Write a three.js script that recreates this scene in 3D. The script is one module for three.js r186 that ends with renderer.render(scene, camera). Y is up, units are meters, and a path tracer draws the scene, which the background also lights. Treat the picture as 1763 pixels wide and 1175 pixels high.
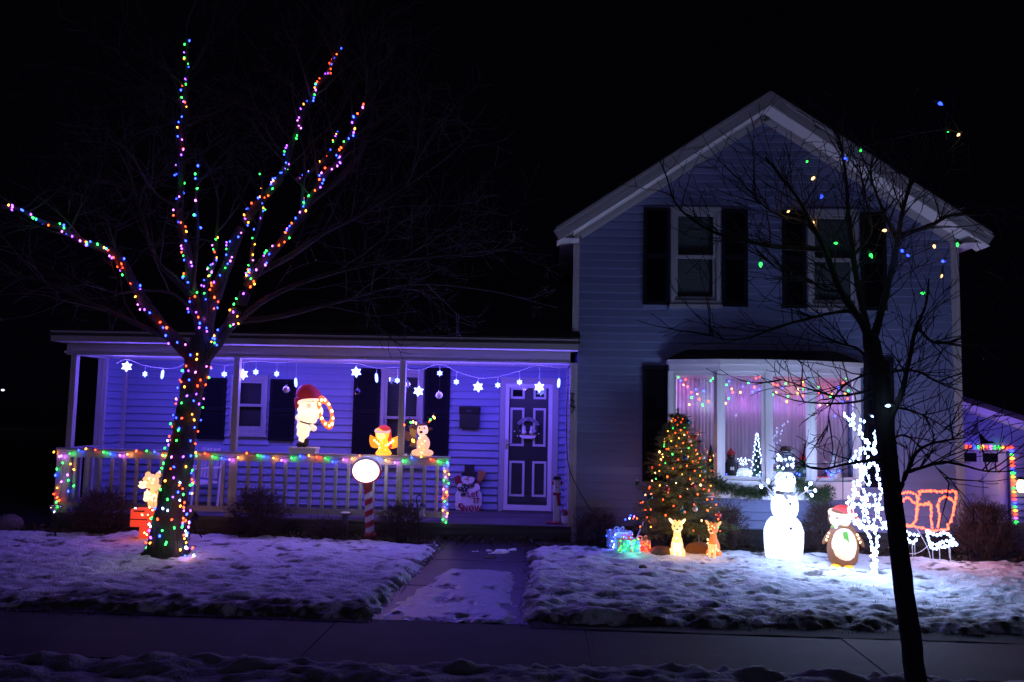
import * as THREE from 'three';
import { mergeGeometries } from 'three/addons/utils/BufferGeometryUtils.js';
import { RoundedBoxGeometry } from 'three/addons/geometries/RoundedBoxGeometry.js';
import { TextGeometry } from 'three/addons/geometries/TextGeometry.js';
import { FontLoader } from 'three/addons/loaders/FontLoader.js';

// ---------------------------------------------------------------- camera, sky, moon, exposure
const scene = new THREE.Scene();
const camera = new THREE.PerspectiveCamera(45.54, 1763 / 1175, 0.1, 600);
camera.rotation.order = 'YXZ';
camera.position.set(-0.415, 1.875, 11.35);
camera.rotation.set(0.086, 0.045, 0.021);
camera.updateMatrixWorld(true);
scene.add(camera);
{
  const w = 32, h = 16, d = new Float32Array(w * h * 4);
  for (let j = 0; j < h; j++) for (let i = 0; i < w; i++) {
    const up = Math.max(0, (j + 0.5) / h * 2 - 1), k = 1 - 0.5 * up, o = (j * w + i) * 4;
    d[o] = 0.0006 * k; d[o + 1] = 0.00035 * k; d[o + 2] = 0.0014 * k; d[o + 3] = 1;
  }
  const sky = new THREE.DataTexture(d, w, h, THREE.RGBAFormat, THREE.FloatType);
  sky.mapping = THREE.EquirectangularReflectionMapping; sky.magFilter = THREE.LinearFilter; sky.needsUpdate = true;
  scene.background = sky; scene.environment = sky;
}
const moon = new THREE.DirectionalLight(new THREE.Color(0.5, 0.46, 1.0), 0.11);
moon.position.set(-7, 7.5, 40); moon.target.position.set(0, 1, 0); moon.castShadow = true; moon.shadow.radius = 22;
moon.shadow.camera.left = -14; moon.shadow.camera.right = 14; moon.shadow.camera.top = 14; moon.shadow.camera.bottom = -14; moon.shadow.camera.far = 80;
scene.add(moon, moon.target);
const renderer = new THREE.WebGLRenderer({ antialias: true });
renderer.toneMapping = THREE.LinearToneMapping;
renderer.toneMappingExposure = 1;
renderer.shadowMap.enabled = true;

// ---------------------------------------------------------------- helpers
let seed = 7;
const rnd = () => { seed = (seed + 0x6d2b79f5) | 0; let t = Math.imul(seed ^ (seed >>> 15), 1 | seed); t = (t + Math.imul(t ^ (t >>> 7), 61 | t)) ^ t; return ((t ^ (t >>> 14)) >>> 0) / 4294967296; };
const rr = (a, b) => a + (b - a) * rnd();
const pick = (l) => l[Math.floor(rnd() * l.length)];
const clamp = (x, a = 0, b = 1) => Math.min(b, Math.max(a, x));
const smooth = (a, b, x) => { const t = clamp((x - a) / (b - a)); return t * t * (3 - 2 * t); };
const V = (x, y, z) => new THREE.Vector3(x, y, z);
const hash = (x, y) => { let h = Math.imul(x, 374761393) + Math.imul(y, 668265263); h = Math.imul(h ^ (h >>> 13), 1274126177); return ((h ^ (h >>> 16)) >>> 0) / 4294967296; };
function noise(x, y) {
  const i = Math.floor(x), j = Math.floor(y), u = x - i, v = y - j, a = u * u * (3 - 2 * u), b = v * v * (3 - 2 * v);
  return (hash(i, j) * (1 - a) + hash(i + 1, j) * a) * (1 - b) + (hash(i, j + 1) * (1 - a) + hash(i + 1, j + 1) * a) * b;
}
const fbm = (x, y, n = 4) => { let s = 0, a = 0.5; for (let i = 0; i < n; i++) { s += a * noise(x, y); x = x * 2.03 + 17.1; y = y * 2.03 + 9.7; a *= 0.5; } return s; };
// a point of the place seen at a photograph pixel, on the plane z = Z, or on the ground
const ray = (u, v) => V((u - 881.5) / 1400, -(v - 587.5) / 1400, -1).applyQuaternion(camera.quaternion);
const at = (u, v, Z) => { const d = ray(u, v); return d.multiplyScalar((Z - camera.position.z) / d.z).add(camera.position); };
const baseY = (z) => 0.05 + 0.10 * (1 - clamp(z / 4));
function foot(u, v, lift = 0) { let y = 0.1, p; for (let i = 0; i < 12; i++) { const d = ray(u, v); p = d.multiplyScalar((y - camera.position.y) / d.y).add(camera.position); y = baseY(p.z) + lift; } return p; }

const used = {};
const numbered = (n) => { const k = used[n] = (used[n] ?? -1) + 1; return k ? n + '_' + String(k).padStart(3, '0') : n; };
function tag(o, label, category, group) { o.userData.label = label; o.userData.category = category; if (group) o.userData.group = group; return o; }
function thing(name, label, category, p = V(0, 0, 0), group) {
  const o = new THREE.Group(); o.name = numbered(name); o.position.copy(p); scene.add(o);
  return tag(o, label, category, group);
}
function part(name, geo, material, parent, label) {
  const o = new THREE.Mesh(geo, material); o.name = name; o.castShadow = o.receiveShadow = true;
  if (label) o.userData.label = label;
  parent.add(o); return o;
}
function setting(name, geo, material) { const o = part(numbered(name), geo, material, scene); o.userData.kind = 'structure'; return o; }
function lamp(parent, c, intensity, p, radius = 1) {
  const l = new THREE.PointLight(new THREE.Color(c[0], c[1], c[2]), intensity); l.position.copy(p); l.castShadow = true; l.shadow.radius = radius; l.name = 'lamp_glow'; parent.add(l); return l;
}
function put(g, x = 0, y = 0, z = 0, rx = 0, ry = 0, rz = 0) { if (rx || ry || rz) g.applyMatrix4(new THREE.Matrix4().makeRotationFromEuler(new THREE.Euler(rx, ry, rz))); g.translate(x, y, z); return g; }
const box = (w, h, d, x, y, z, rx, ry, rz) => put(new THREE.BoxGeometry(w, h, d), x, y, z, rx, ry, rz);
const slab = (x0, x1, y0, y1, z0, z1) => box(x1 - x0, y1 - y0, z1 - z0, (x0 + x1) / 2, (y0 + y1) / 2, (z0 + z1) / 2);
const rbox = (w, h, d, r, x, y, z, rx, ry, rz) => put(new RoundedBoxGeometry(w, h, d, 2, r), x, y, z, rx, ry, rz);
const ball = (r, x = 0, y = 0, z = 0, sx = 1, sy = 1, sz = 1, n = 16) => { const g = new THREE.SphereGeometry(r, n, Math.ceil(n * 0.7)); g.scale(sx, sy, sz); return put(g, x, y, z); };
function rod(a, b, r, r2 = r, n = 6) {
  const d = b.clone().sub(a), g = new THREE.CylinderGeometry(r2, r, d.length(), n); g.translate(0, d.length() / 2, 0);
  g.applyQuaternion(new THREE.Quaternion().setFromUnitVectors(V(0, 1, 0), d.normalize())); g.translate(a.x, a.y, a.z); return g;
}
function lathe(pts, n = 16) { return new THREE.LatheGeometry(pts.map((p) => new THREE.Vector2(p[0], p[1])), n); }
function merge(list) {
  const l = list.map((g) => { g = g.index ? g.toNonIndexed() : g; for (const k of Object.keys(g.attributes)) if (k !== 'position' && k !== 'normal') g.deleteAttribute(k); return g; });
  return mergeGeometries(l);
}
class Wood {   // tapered tubes gathered into one mesh
  constructor() { this.p = []; this.n = []; this.u = []; this.i = []; }
  tube(pts, radii, n = 5, rough = 0) {
    const t = V(), a = V(), b = V(), m = pts.length, start = this.p.length / 3; let along = 0;
    for (let k = 0; k < m; k++) {
      t.copy(pts[Math.min(k + 1, m - 1)]).sub(pts[Math.max(k - 1, 0)]).normalize();
      if (k) along += pts[k].distanceTo(pts[k - 1]);
      a.set(Math.abs(t.y) > 0.9 ? 1 : 0, Math.abs(t.y) > 0.9 ? 0 : 1, 0).cross(t).normalize(); b.copy(t).cross(a);
      for (let j = 0; j <= n; j++) {
        const w = (j % n) / n * 2 * Math.PI, c = Math.cos(w), s = Math.sin(w), r = radii[k] * (1 + rough * (noise((j % n) * 1.7 + 3, along * 9) - 0.5) + rough * 0.7 * (noise((j % n) * 0.9 + 30, along * 2.5) - 0.5));
        this.n.push(a.x * c + b.x * s, a.y * c + b.y * s, a.z * c + b.z * s);
        this.p.push(pts[k].x + (a.x * c + b.x * s) * r, pts[k].y + (a.y * c + b.y * s) * r, pts[k].z + (a.z * c + b.z * s) * r);
        this.u.push(j / n * radii[0] * 6.3, along);
      }
    }
    for (let k = 0; k + 1 < m; k++) for (let j = 0; j < n; j++) { const o = start + k * (n + 1) + j; this.i.push(o, o + 1, o + n + 1, o + 1, o + n + 2, o + n + 1); }
  }
  build() {
    const g = new THREE.BufferGeometry();
    g.setAttribute('position', new THREE.Float32BufferAttribute(this.p, 3)); g.setAttribute('normal', new THREE.Float32BufferAttribute(this.n, 3)); g.setAttribute('uv', new THREE.Float32BufferAttribute(this.u, 2));
    g.setIndex(this.i); return g;
  }
}
const curve = (pts, n) => new THREE.CatmullRomCurve3(pts, false, 'centripetal').getPoints(n);
function wire(pts, r, n = 40, k = 4) { const w = new Wood(), c = curve(pts, n); w.tube(c, c.map(() => r), k); return w.build(); }

// ---------------------------------------------------------------- materials
function noiseTexture(size, f) {
  const d = new Uint8Array(size * size * 4);
  for (let y = 0; y < size; y++) for (let x = 0; x < size; x++) { const v = f(x / size, y / size), o = (y * size + x) * 4; d[o] = d[o + 1] = d[o + 2] = clamp(v) * 255; d[o + 3] = 255; }
  const t = new THREE.DataTexture(d, size, size); t.wrapS = t.wrapT = THREE.RepeatWrapping; t.magFilter = THREE.LinearFilter; t.needsUpdate = true; return t;
}
const snowBump = noiseTexture(512, (x, y) => 0.55 * fbm(x * 60, y * 60, 3) + 0.6 * fbm(x * 170, y * 170, 2));
snowBump.repeat.set(1, 1);
const barkBump = noiseTexture(256, (x, y) => fbm(x * 26, y * 6, 4) + 0.3 * fbm(x * 60, y * 30, 2) - 0.15);
barkBump.repeat.set(3, 3);
const concreteTone = noiseTexture(512, (x, y) => 0.52 + 0.5 * (fbm(x * 9, y * 9, 5) - 0.47) + 0.16 * (noise(x * 240, y * 240) - 0.5));
concreteTone.colorSpace = THREE.SRGBColorSpace;
const plasterTone = noiseTexture(256, (x, y) => 0.86 + 0.25 * (fbm(x * 7, y * 7, 5) - 0.47)); plasterTone.colorSpace = THREE.SRGBColorSpace;
const std = (r, g, b, roughness = 0.7, o = {}) => new THREE.MeshStandardMaterial({ color: new THREE.Color().setRGB(r, g, b), roughness, ...o });
const glow = (c, k = 1, base = [0.1, 0.1, 0.1], roughness = 0.6) => { const m = std(base[0], base[1], base[2], roughness); m.emissive.setRGB(c[0] * k, c[1] * k, c[2] * k); return m; };
const M = {
  siding: [std(0.196, 0.228, 0.39, 0.6), std(0.184, 0.214, 0.372, 0.62), std(0.208, 0.242, 0.41, 0.58)],
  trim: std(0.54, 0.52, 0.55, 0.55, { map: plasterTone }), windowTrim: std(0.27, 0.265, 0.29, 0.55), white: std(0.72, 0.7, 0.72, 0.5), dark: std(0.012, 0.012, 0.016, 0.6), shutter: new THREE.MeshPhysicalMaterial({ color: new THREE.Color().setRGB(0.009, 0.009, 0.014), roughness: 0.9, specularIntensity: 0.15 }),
  navy: std(0.02, 0.018, 0.03, 0.4), roof: [std(0.03, 0.028, 0.03, 0.95), std(0.036, 0.033, 0.034, 0.95), std(0.025, 0.024, 0.026, 0.95)],
  concrete: std(0.055, 0.05, 0.054, 0.85, { map: concreteTone }), walk: std(0.05, 0.047, 0.05, 0.5, { map: concreteTone }), slabFace: std(0.1, 0.095, 0.1, 0.9),
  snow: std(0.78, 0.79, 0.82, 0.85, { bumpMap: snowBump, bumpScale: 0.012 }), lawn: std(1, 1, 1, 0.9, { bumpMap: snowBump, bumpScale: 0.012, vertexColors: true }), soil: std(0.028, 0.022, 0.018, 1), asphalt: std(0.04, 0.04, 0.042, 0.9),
  bark: std(0.05, 0.042, 0.038, 0.95, { bumpMap: barkBump, bumpScale: 0.045 }), twig: std(0.04, 0.034, 0.032, 0.95), darkBark: std(0.014, 0.012, 0.012, 0.95, { bumpMap: barkBump, bumpScale: 0.015 }), darkTwig: std(0.012, 0.011, 0.011, 0.95),
  glass: new THREE.MeshPhysicalMaterial({ color: 0xffffff, transmission: 1, roughness: 0.02, thickness: 0, ior: 1.5 }),
  cable: std(0.015, 0.02, 0.015, 0.7), whiteWire: std(0.6, 0.6, 0.6, 0.5), metal: std(0.02, 0.02, 0.022, 0.4, { metalness: 0.6 }), chrome: std(0.6, 0.6, 0.6, 0.25, { metalness: 1 }),
  red: std(0.4, 0.015, 0.015, 0.7), needle: std(0.04, 0.065, 0.022, 0.8), firNeedle: std(0.085, 0.105, 0.03, 0.8), bush: std(0.06, 0.035, 0.03, 0.95), grass: std(0.05, 0.05, 0.02, 0.95),
  curtain: new THREE.MeshPhysicalMaterial({ color: new THREE.Color().setRGB(0.5, 0.38, 0.46), roughness: 0.95, transmission: 0.3, thickness: 0 }),
};
const LED = { red: [4.8, 0.26, 0.05], green: [0.12, 3.6, 0.4], blue: [0.14, 0.36, 8], violet: [1.5, 0.3, 7], amber: [5, 1.7, 0.16], magenta: [3.2, 0.6, 4.6], white: [2.6, 4.0, 7.5], warm: [6, 3.2, 1.1], orange: [5.4, 0.42, 0.04] };
const LEDmat = {}; for (const k in LED) { LEDmat[k] = glow(LED[k], 1.8); LEDmat[k].name = k + '_bulb'; }
const MULTI = ['green', 'blue', 'magenta', 'blue', 'amber', 'green', 'violet', 'red', 'blue', 'violet', 'orange'];
const miniGeo = new THREE.IcosahedronGeometry(1, 1); miniGeo.scale(0.85, 1.25, 0.85);
const C9mat = {}; for (const k in LED) { C9mat[k] = glow(LED[k], 0.75); C9mat[k].name = k + '_large_bulb'; }
const c9Geo = lathe([[0, -1.9], [0.35, -1.6], [0.72, -0.9], [0.98, -0.1], [0.9, 0.5], [0.55, 0.95], [0, 1]], 8);
const socketGeo = new THREE.CylinderGeometry(0.5, 0.62, 1.1, 7);
function bulb(parent, color, p, r, geo = miniGeo, rot) {
  const b = part('bulb', geo, (geo === c9Geo ? C9mat : LEDmat)[color], parent); b.position.copy(p); b.scale.setScalar(r * rr(0.85, 1.15));
  if (rot) b.rotation.set(rot[0], rot[1], rot[2]); else b.rotation.set(rr(-0.8, 0.8), rr(0, 3), rr(-0.8, 0.8));
  return b;
}
const font = await new FontLoader().loadAsync('fonts/droid/droid_serif_bold.typeface.json');
const sansFont = await new FontLoader().loadAsync('fonts/droid/droid_sans_bold.typeface.json');
function text(s, size, depth = 0.006, f = font) { const g = new TextGeometry(s, { font: f, size, depth, curveSegments: 4, bevelEnabled: false }); g.computeBoundingBox(); const b = g.boundingBox; g.translate(-(b.min.x + b.max.x) / 2, -(b.min.y + b.max.y) / 2, 0); return g; }

// ---------------------------------------------------------------- ground
const walkL = (z) => -1.67 - 0.055 * z, walkR = (z) => -0.69 + 0.008 * z;
const farEdge = (x) => 4.02 - 0.03 * (x + 0.6), nearEdge = (x) => 5.16 - 0.025 * x;
function sheet(x0, x1, z0, z1, step, f, material, name, tint) {
  const nx = Math.ceil((x1 - x0) / step), nz = Math.ceil((z1 - z0) / step), p = [], uv = [], idx = [], col = [];
  for (let j = 0; j <= nz; j++) for (let i = 0; i <= nx; i++) { const x = x0 + (x1 - x0) * i / nx, z = z0 + (z1 - z0) * j / nz, q = f(x, z); p.push(q[0], q[1], q[2]); uv.push(q[0] * 0.55, q[2] * 0.55); if (tint) col.push(...tint(x, z)); }
  for (let j = 0; j < nz; j++) for (let i = 0; i < nx; i++) { const a = j * (nx + 1) + i, b = a + 1, c = a + nx + 1, d = c + 1; idx.push(a, c, b, b, c, d); }
  const g = new THREE.BufferGeometry(); g.setAttribute('position', new THREE.Float32BufferAttribute(p, 3)); g.setAttribute('uv', new THREE.Float32BufferAttribute(uv, 2)); if (tint) g.setAttribute('color', new THREE.Float32BufferAttribute(col, 3)); g.setIndex(idx); g.computeVertexNormals();
  return setting(name, g, material);
}
function lumps(x, z) {
  const ridge = 1 - Math.abs(2 * fbm(x * 2.6 + 5, z * 4.2 + 2, 3) - 0.95);
  const foot = Math.pow(clamp(fbm(x * 2.9 + 11, z * 5.2 + 4, 2) * 1.9 - 0.62), 1.5);
  return 0.05 * (fbm(x * 0.9, z * 1.2, 3) - 0.45) + 0.085 * (fbm(x * 3.6 + 3, z * 6.5, 3) - 0.45) - 0.05 * foot + 0.022 * (ridge - 0.6) + 0.036 * (fbm(x * 9, z * 14, 2) - 0.37) + 0.004 * (noise(x * 42, z * 42) - 0.5);
}
{
  const big = new THREE.PlaneGeometry(600, 600); big.rotateX(-Math.PI / 2); big.translate(0, -0.12, 0); setting('ground', big, M.soil);
  setting('road', slab(-60, 60, -0.13, -0.09, 8.2, 16), M.asphalt);
  // garden bed of bare soil along the house
  sheet(-12, 10, -7, 4.1, 0.16, (x, z) => [x, baseY(z) - 0.055 + 0.025 * fbm(x * 6, z * 6, 3) - (x > walkL(z) - 0.03 && x < walkR(z) + 0.03 ? 0.2 : 0), z], M.soil, 'soil');
  const edge = (d, x, z) => smooth(-0.03, 0.22, d + 0.17 * (fbm(x * 5, z * 5, 3) - 0.45) + 0.08 * (noise(x * 17, z * 17) - 0.5));
  const lawn = (side) => (x, z) => {
    const zf = farEdge(x), dz = zf - z, dw = side < 0 ? walkL(z) - x : x - walkR(z);
    const bed = z - (0.38 + 0.25 * (fbm(x * 1.3 + 9, 4, 2) - 0.4) + 0.16 * smooth(1, 5, x));
    const k = edge(dz, x, z) * edge(dw, x, z) * edge(bed * 0.8, x + 7, z);
    const bank = 0.03 * smooth(0.9, 0.3, dz) * (fbm(x * 3, z * 3, 3) - 0.2);
    const clods = smooth(1.1, 0.2, dz) * (0.06 * (fbm(x * 3.7, z * 5, 3) - 0.42) + 0.05 * (fbm(x * 9, z * 9, 2) - 0.4));
    return [x, baseY(z) - 0.08 + k * (0.095 + lumps(x, z) + bank + clods), z];
  };
  // grass through thin snow, plus shade painted dark into hollows and the pavement edge
  const grassAndShade = (side) => (x, z) => {
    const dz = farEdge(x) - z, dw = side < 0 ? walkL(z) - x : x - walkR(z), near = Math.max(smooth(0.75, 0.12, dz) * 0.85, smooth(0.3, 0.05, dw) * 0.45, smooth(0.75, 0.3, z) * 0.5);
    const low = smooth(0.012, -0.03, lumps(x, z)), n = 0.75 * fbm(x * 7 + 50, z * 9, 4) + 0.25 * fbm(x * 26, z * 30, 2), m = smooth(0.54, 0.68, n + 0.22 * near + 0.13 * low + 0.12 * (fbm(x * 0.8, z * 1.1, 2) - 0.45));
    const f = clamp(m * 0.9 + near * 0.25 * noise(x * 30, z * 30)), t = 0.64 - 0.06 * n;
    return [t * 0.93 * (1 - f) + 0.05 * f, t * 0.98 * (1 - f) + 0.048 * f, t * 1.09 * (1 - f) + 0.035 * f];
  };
  sheet(-8.6, -1.62, -0.1, 4.3, 0.022, lawn(-1), M.lawn, 'snow_lawn', grassAndShade(-1));
  sheet(-0.76, 6.6, -0.1, 4.25, 0.022, lawn(1), M.lawn, 'snow_lawn', grassAndShade(1));
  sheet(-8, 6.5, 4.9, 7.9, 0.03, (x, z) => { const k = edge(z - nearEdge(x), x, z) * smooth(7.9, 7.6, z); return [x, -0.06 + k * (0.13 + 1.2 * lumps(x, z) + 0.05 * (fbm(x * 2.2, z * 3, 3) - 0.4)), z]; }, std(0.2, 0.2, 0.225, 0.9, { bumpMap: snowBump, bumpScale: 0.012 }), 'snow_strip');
  // slush left on the path
  sheet(-1.98, -0.55, 1.75, 4.0, 0.02, (x, z) => {
    const t = clamp((z - 1.75) / 2.2), d = Math.min(x - (walkL(z) + 0.26 - 0.3 * t), walkR(z) - 0.08 + 0.08 * t - x, z - 1.85, 4.06 - z);
    const k = d + 0.16 * (fbm(x * 4.5 + 1, z * 4.5, 3) - 0.5) + 0.05 * (noise(x * 20, z * 14) - 0.5) - 0.02;
    const hole = 0.5 - fbm(x * 5.1 + 40, z * 3.6 + 3, 3);
    return [x, 0.1 * (1 - z / 4) - 0.012 + 0.036 * smooth(-0.06, 0.1, k) * smooth(-0.12, 0.02, hole + 0.06) + 0.03 * (fbm(x * 5, z * 8, 3) - 0.45) + 0.014 * (fbm(x * 16, z * 20, 2) - 0.4), z];
  }, std(0.3, 0.31, 0.36, 0.3, { bumpMap: snowBump, bumpScale: 0.012 }), 'slush');
  sheet(-1.9, -0.6, 0.35, 1.2, 0.02, (x, z) => { const k = fbm(x * 3.1 + 4, z * 8 + 1, 4) - 0.62; return [x, 0.1 * (1 - z / 4) - 0.014 + 0.05 * smooth(0, 0.12, k), z]; }, M.snow, 'snow_scraps');
  // the path and its slabs, and the slabs of the pavement
  const path = setting('path', slab(-2.1, -0.3, -0.2, -0.06, 0, 4), M.soil);
  for (let k = 0; k < 3; k++) {
    const z0 = 0.04 + k * 1.32, z1 = z0 + 1.31, g = rbox(1.46, 0.1, z1 - z0, 0.012, 0, 0, 0, Math.atan(0.025), 0, 0);
    const s = part('slab', g, M.walk, path); s.position.set(-1.235 - 0.02 * k, 0.1 * (1 - (z0 + z1) / 8) - 0.05, (z0 + z1) / 2);
  }
  const pave = setting('pavement', slab(-30, 30, -0.115, -0.1, 3.95, 5.3), M.soil);
  for (let k = -7; k < 6; k++) {
    const x0 = -0.05 + k * 2.18, x1 = x0 + 2.166, sh = new THREE.Shape();
    sh.moveTo(x0, -(farEdge(x0) - 0.06)); sh.lineTo(x1, -(farEdge(x1) - 0.06)); sh.lineTo(x1, -(nearEdge(x1) + 0.05)); sh.lineTo(x0, -(nearEdge(x0) + 0.05)); sh.closePath();
    const g = new THREE.ExtrudeGeometry(sh, { depth: 0.08, bevelEnabled: true, bevelSize: 0.008, bevelThickness: 0.008, bevelSegments: 1 }); g.rotateX(-Math.PI / 2); g.translate(0, -0.088 + rr(-0.004, 0.004), 0);
    const u = g.attributes.uv; for (let i = 0; i < u.count; i++) u.setXY(i, u.getX(i) * 0.4, u.getY(i) * 0.4);
    part('paving_slab', g, M.concrete, pave);
  }
}

// ---------------------------------------------------------------- the house
const W = 5.208, PZ = -1.447, ROW = 0.1143, GAP = 0.004;
const boardGeo = (() => {
  const s = new THREE.Shape([[0, 0.017], [0.003, 0.017], [0.033, 0.013], [0.034, 0.022], [0.005, ROW + 0.004], [0, ROW + 0.004]].map((p) => new THREE.Vector2(p[0], p[1])));
  const g = new THREE.ExtrudeGeometry(s, { depth: 1, bevelEnabled: false });   // profile in x, y; length along z
  g.rotateY(-Math.PI / 2); g.translate(1, 0, 0); return g;   // length along x from 0 to 1, profile to +z
})();
const house = thing('house', 'grey-blue clapboard house with a two-storey gable block and a long low porch wing', 'house');
function boards(parent, x0, x1, y0, y1, z, holes, limit, ry = 0) {
  for (let y = y0, r = 0; y < y1; y += ROW, r++) {
    let a = x0, b = x1; if (limit) [a, b] = limit(y, a, b); if (b - a < 0.05) continue;
    let runs = [[a, b]];
    for (const h of holes) if (y + ROW > h[2] && y < h[3]) runs = runs.flatMap(([p, q]) => [[p, Math.min(q, h[0])], [Math.max(p, h[1]), q]].filter(([s, t]) => t - s > 0.02));
    for (const [p, q] of runs) {
      const cut = q - p > 3.4 ? [p, p + (q - p) * (r % 2 ? 0.38 : 0.67), q] : [p, q];
      for (let i = 0; i + 1 < cut.length; i++) { const m = part('siding_board', boardGeo, M.siding[Math.floor(hash(r, i + Math.round(p * 9)) * 3)], parent); if (ry) { m.rotation.y = ry; m.position.set(z, y, -cut[i]); } else m.position.set(cut[i] + 0.0015, y, z); m.scale.x = cut[i + 1] - cut[i] - 0.003; }
    }
  }
}
function frame(x0, x1, y0, y1, z0, z1, w, wb = w) { return merge([slab(x0, x0 + w, y0, y1, z0, z1), slab(x1 - w, x1, y0, y1, z0, z1), slab(x0 + w, x1 - w, y1 - w, y1, z0, z1), slab(x0 + w, x1 - w, y0, y0 + wb, z0, z1)]); }
function shutter(parent, x0, x1, y0, y1, z) {
  const s = part('shutter', merge([frame(x0, x1, y0, y1, z, z + 0.034, 0.05), slab(x0 + 0.05, x1 - 0.05, (y0 + y1) / 2 - 0.04, (y0 + y1) / 2 + 0.04, z + 0.001, z + 0.033), slab(x0 + 0.045, x1 - 0.045, y0 + 0.045, y1 - 0.045, z + 0.0005, z + 0.003)]), M.shutter, parent);
  const l = []; for (let y = y0 + 0.07; y < y1 - 0.06; y += 0.038) if (Math.abs(y - (y0 + y1) / 2) > 0.05) l.push(box(x1 - x0 - 0.1, 0.056, 0.006, (x0 + x1) / 2, y, z + 0.017, -0.6));
  part('louvres', merge(l), M.shutter, s); return s;
}
function sashWindow(parent, x0, x1, y0, y1, z, blindTo, midAt = 0.5) {
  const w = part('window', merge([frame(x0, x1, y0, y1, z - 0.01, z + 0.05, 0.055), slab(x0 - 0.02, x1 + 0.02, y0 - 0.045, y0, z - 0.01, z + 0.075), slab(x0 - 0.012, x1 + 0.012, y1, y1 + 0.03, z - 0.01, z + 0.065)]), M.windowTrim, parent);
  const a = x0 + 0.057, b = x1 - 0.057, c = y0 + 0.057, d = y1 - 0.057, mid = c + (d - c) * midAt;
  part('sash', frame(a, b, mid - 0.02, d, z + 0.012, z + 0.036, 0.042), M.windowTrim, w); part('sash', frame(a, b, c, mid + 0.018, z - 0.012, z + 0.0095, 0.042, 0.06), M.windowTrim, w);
  part('pane', slab(a + 0.042, b - 0.042, mid + 0.022, d - 0.042, z + 0.02, z + 0.022), M.glass, w); part('pane', slab(a + 0.042, b - 0.042, c + 0.06, mid - 0.024, z - 0.002, z), M.glass, w);
  part('dark_room', slab(a, b, c, d, z - 0.14, z - 0.12), M.dark, w);
  if (blindTo !== undefined) { const s = []; for (let y = d - 0.03; y > blindTo; y -= 0.026) s.push(box(b - a - 0.06, 0.021, 0.003, (a + b) / 2, y, z - 0.05, 0.5)); part('blind', merge(s), std(0.05, 0.065, 0.07, 0.7), w); }
  return w;
}
const EAVE = 4.43, CX = 2.575, RUN = 2.87, TOP = 6.345, SL = (TOP - EAVE) / RUN;   // roof top line
const roofY = (x) => TOP - SL * Math.abs(x - CX);
const wins = [[1.275, 1.96, 3.40, 4.75], [3.16, 3.85, 3.38, 4.735]];
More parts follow.
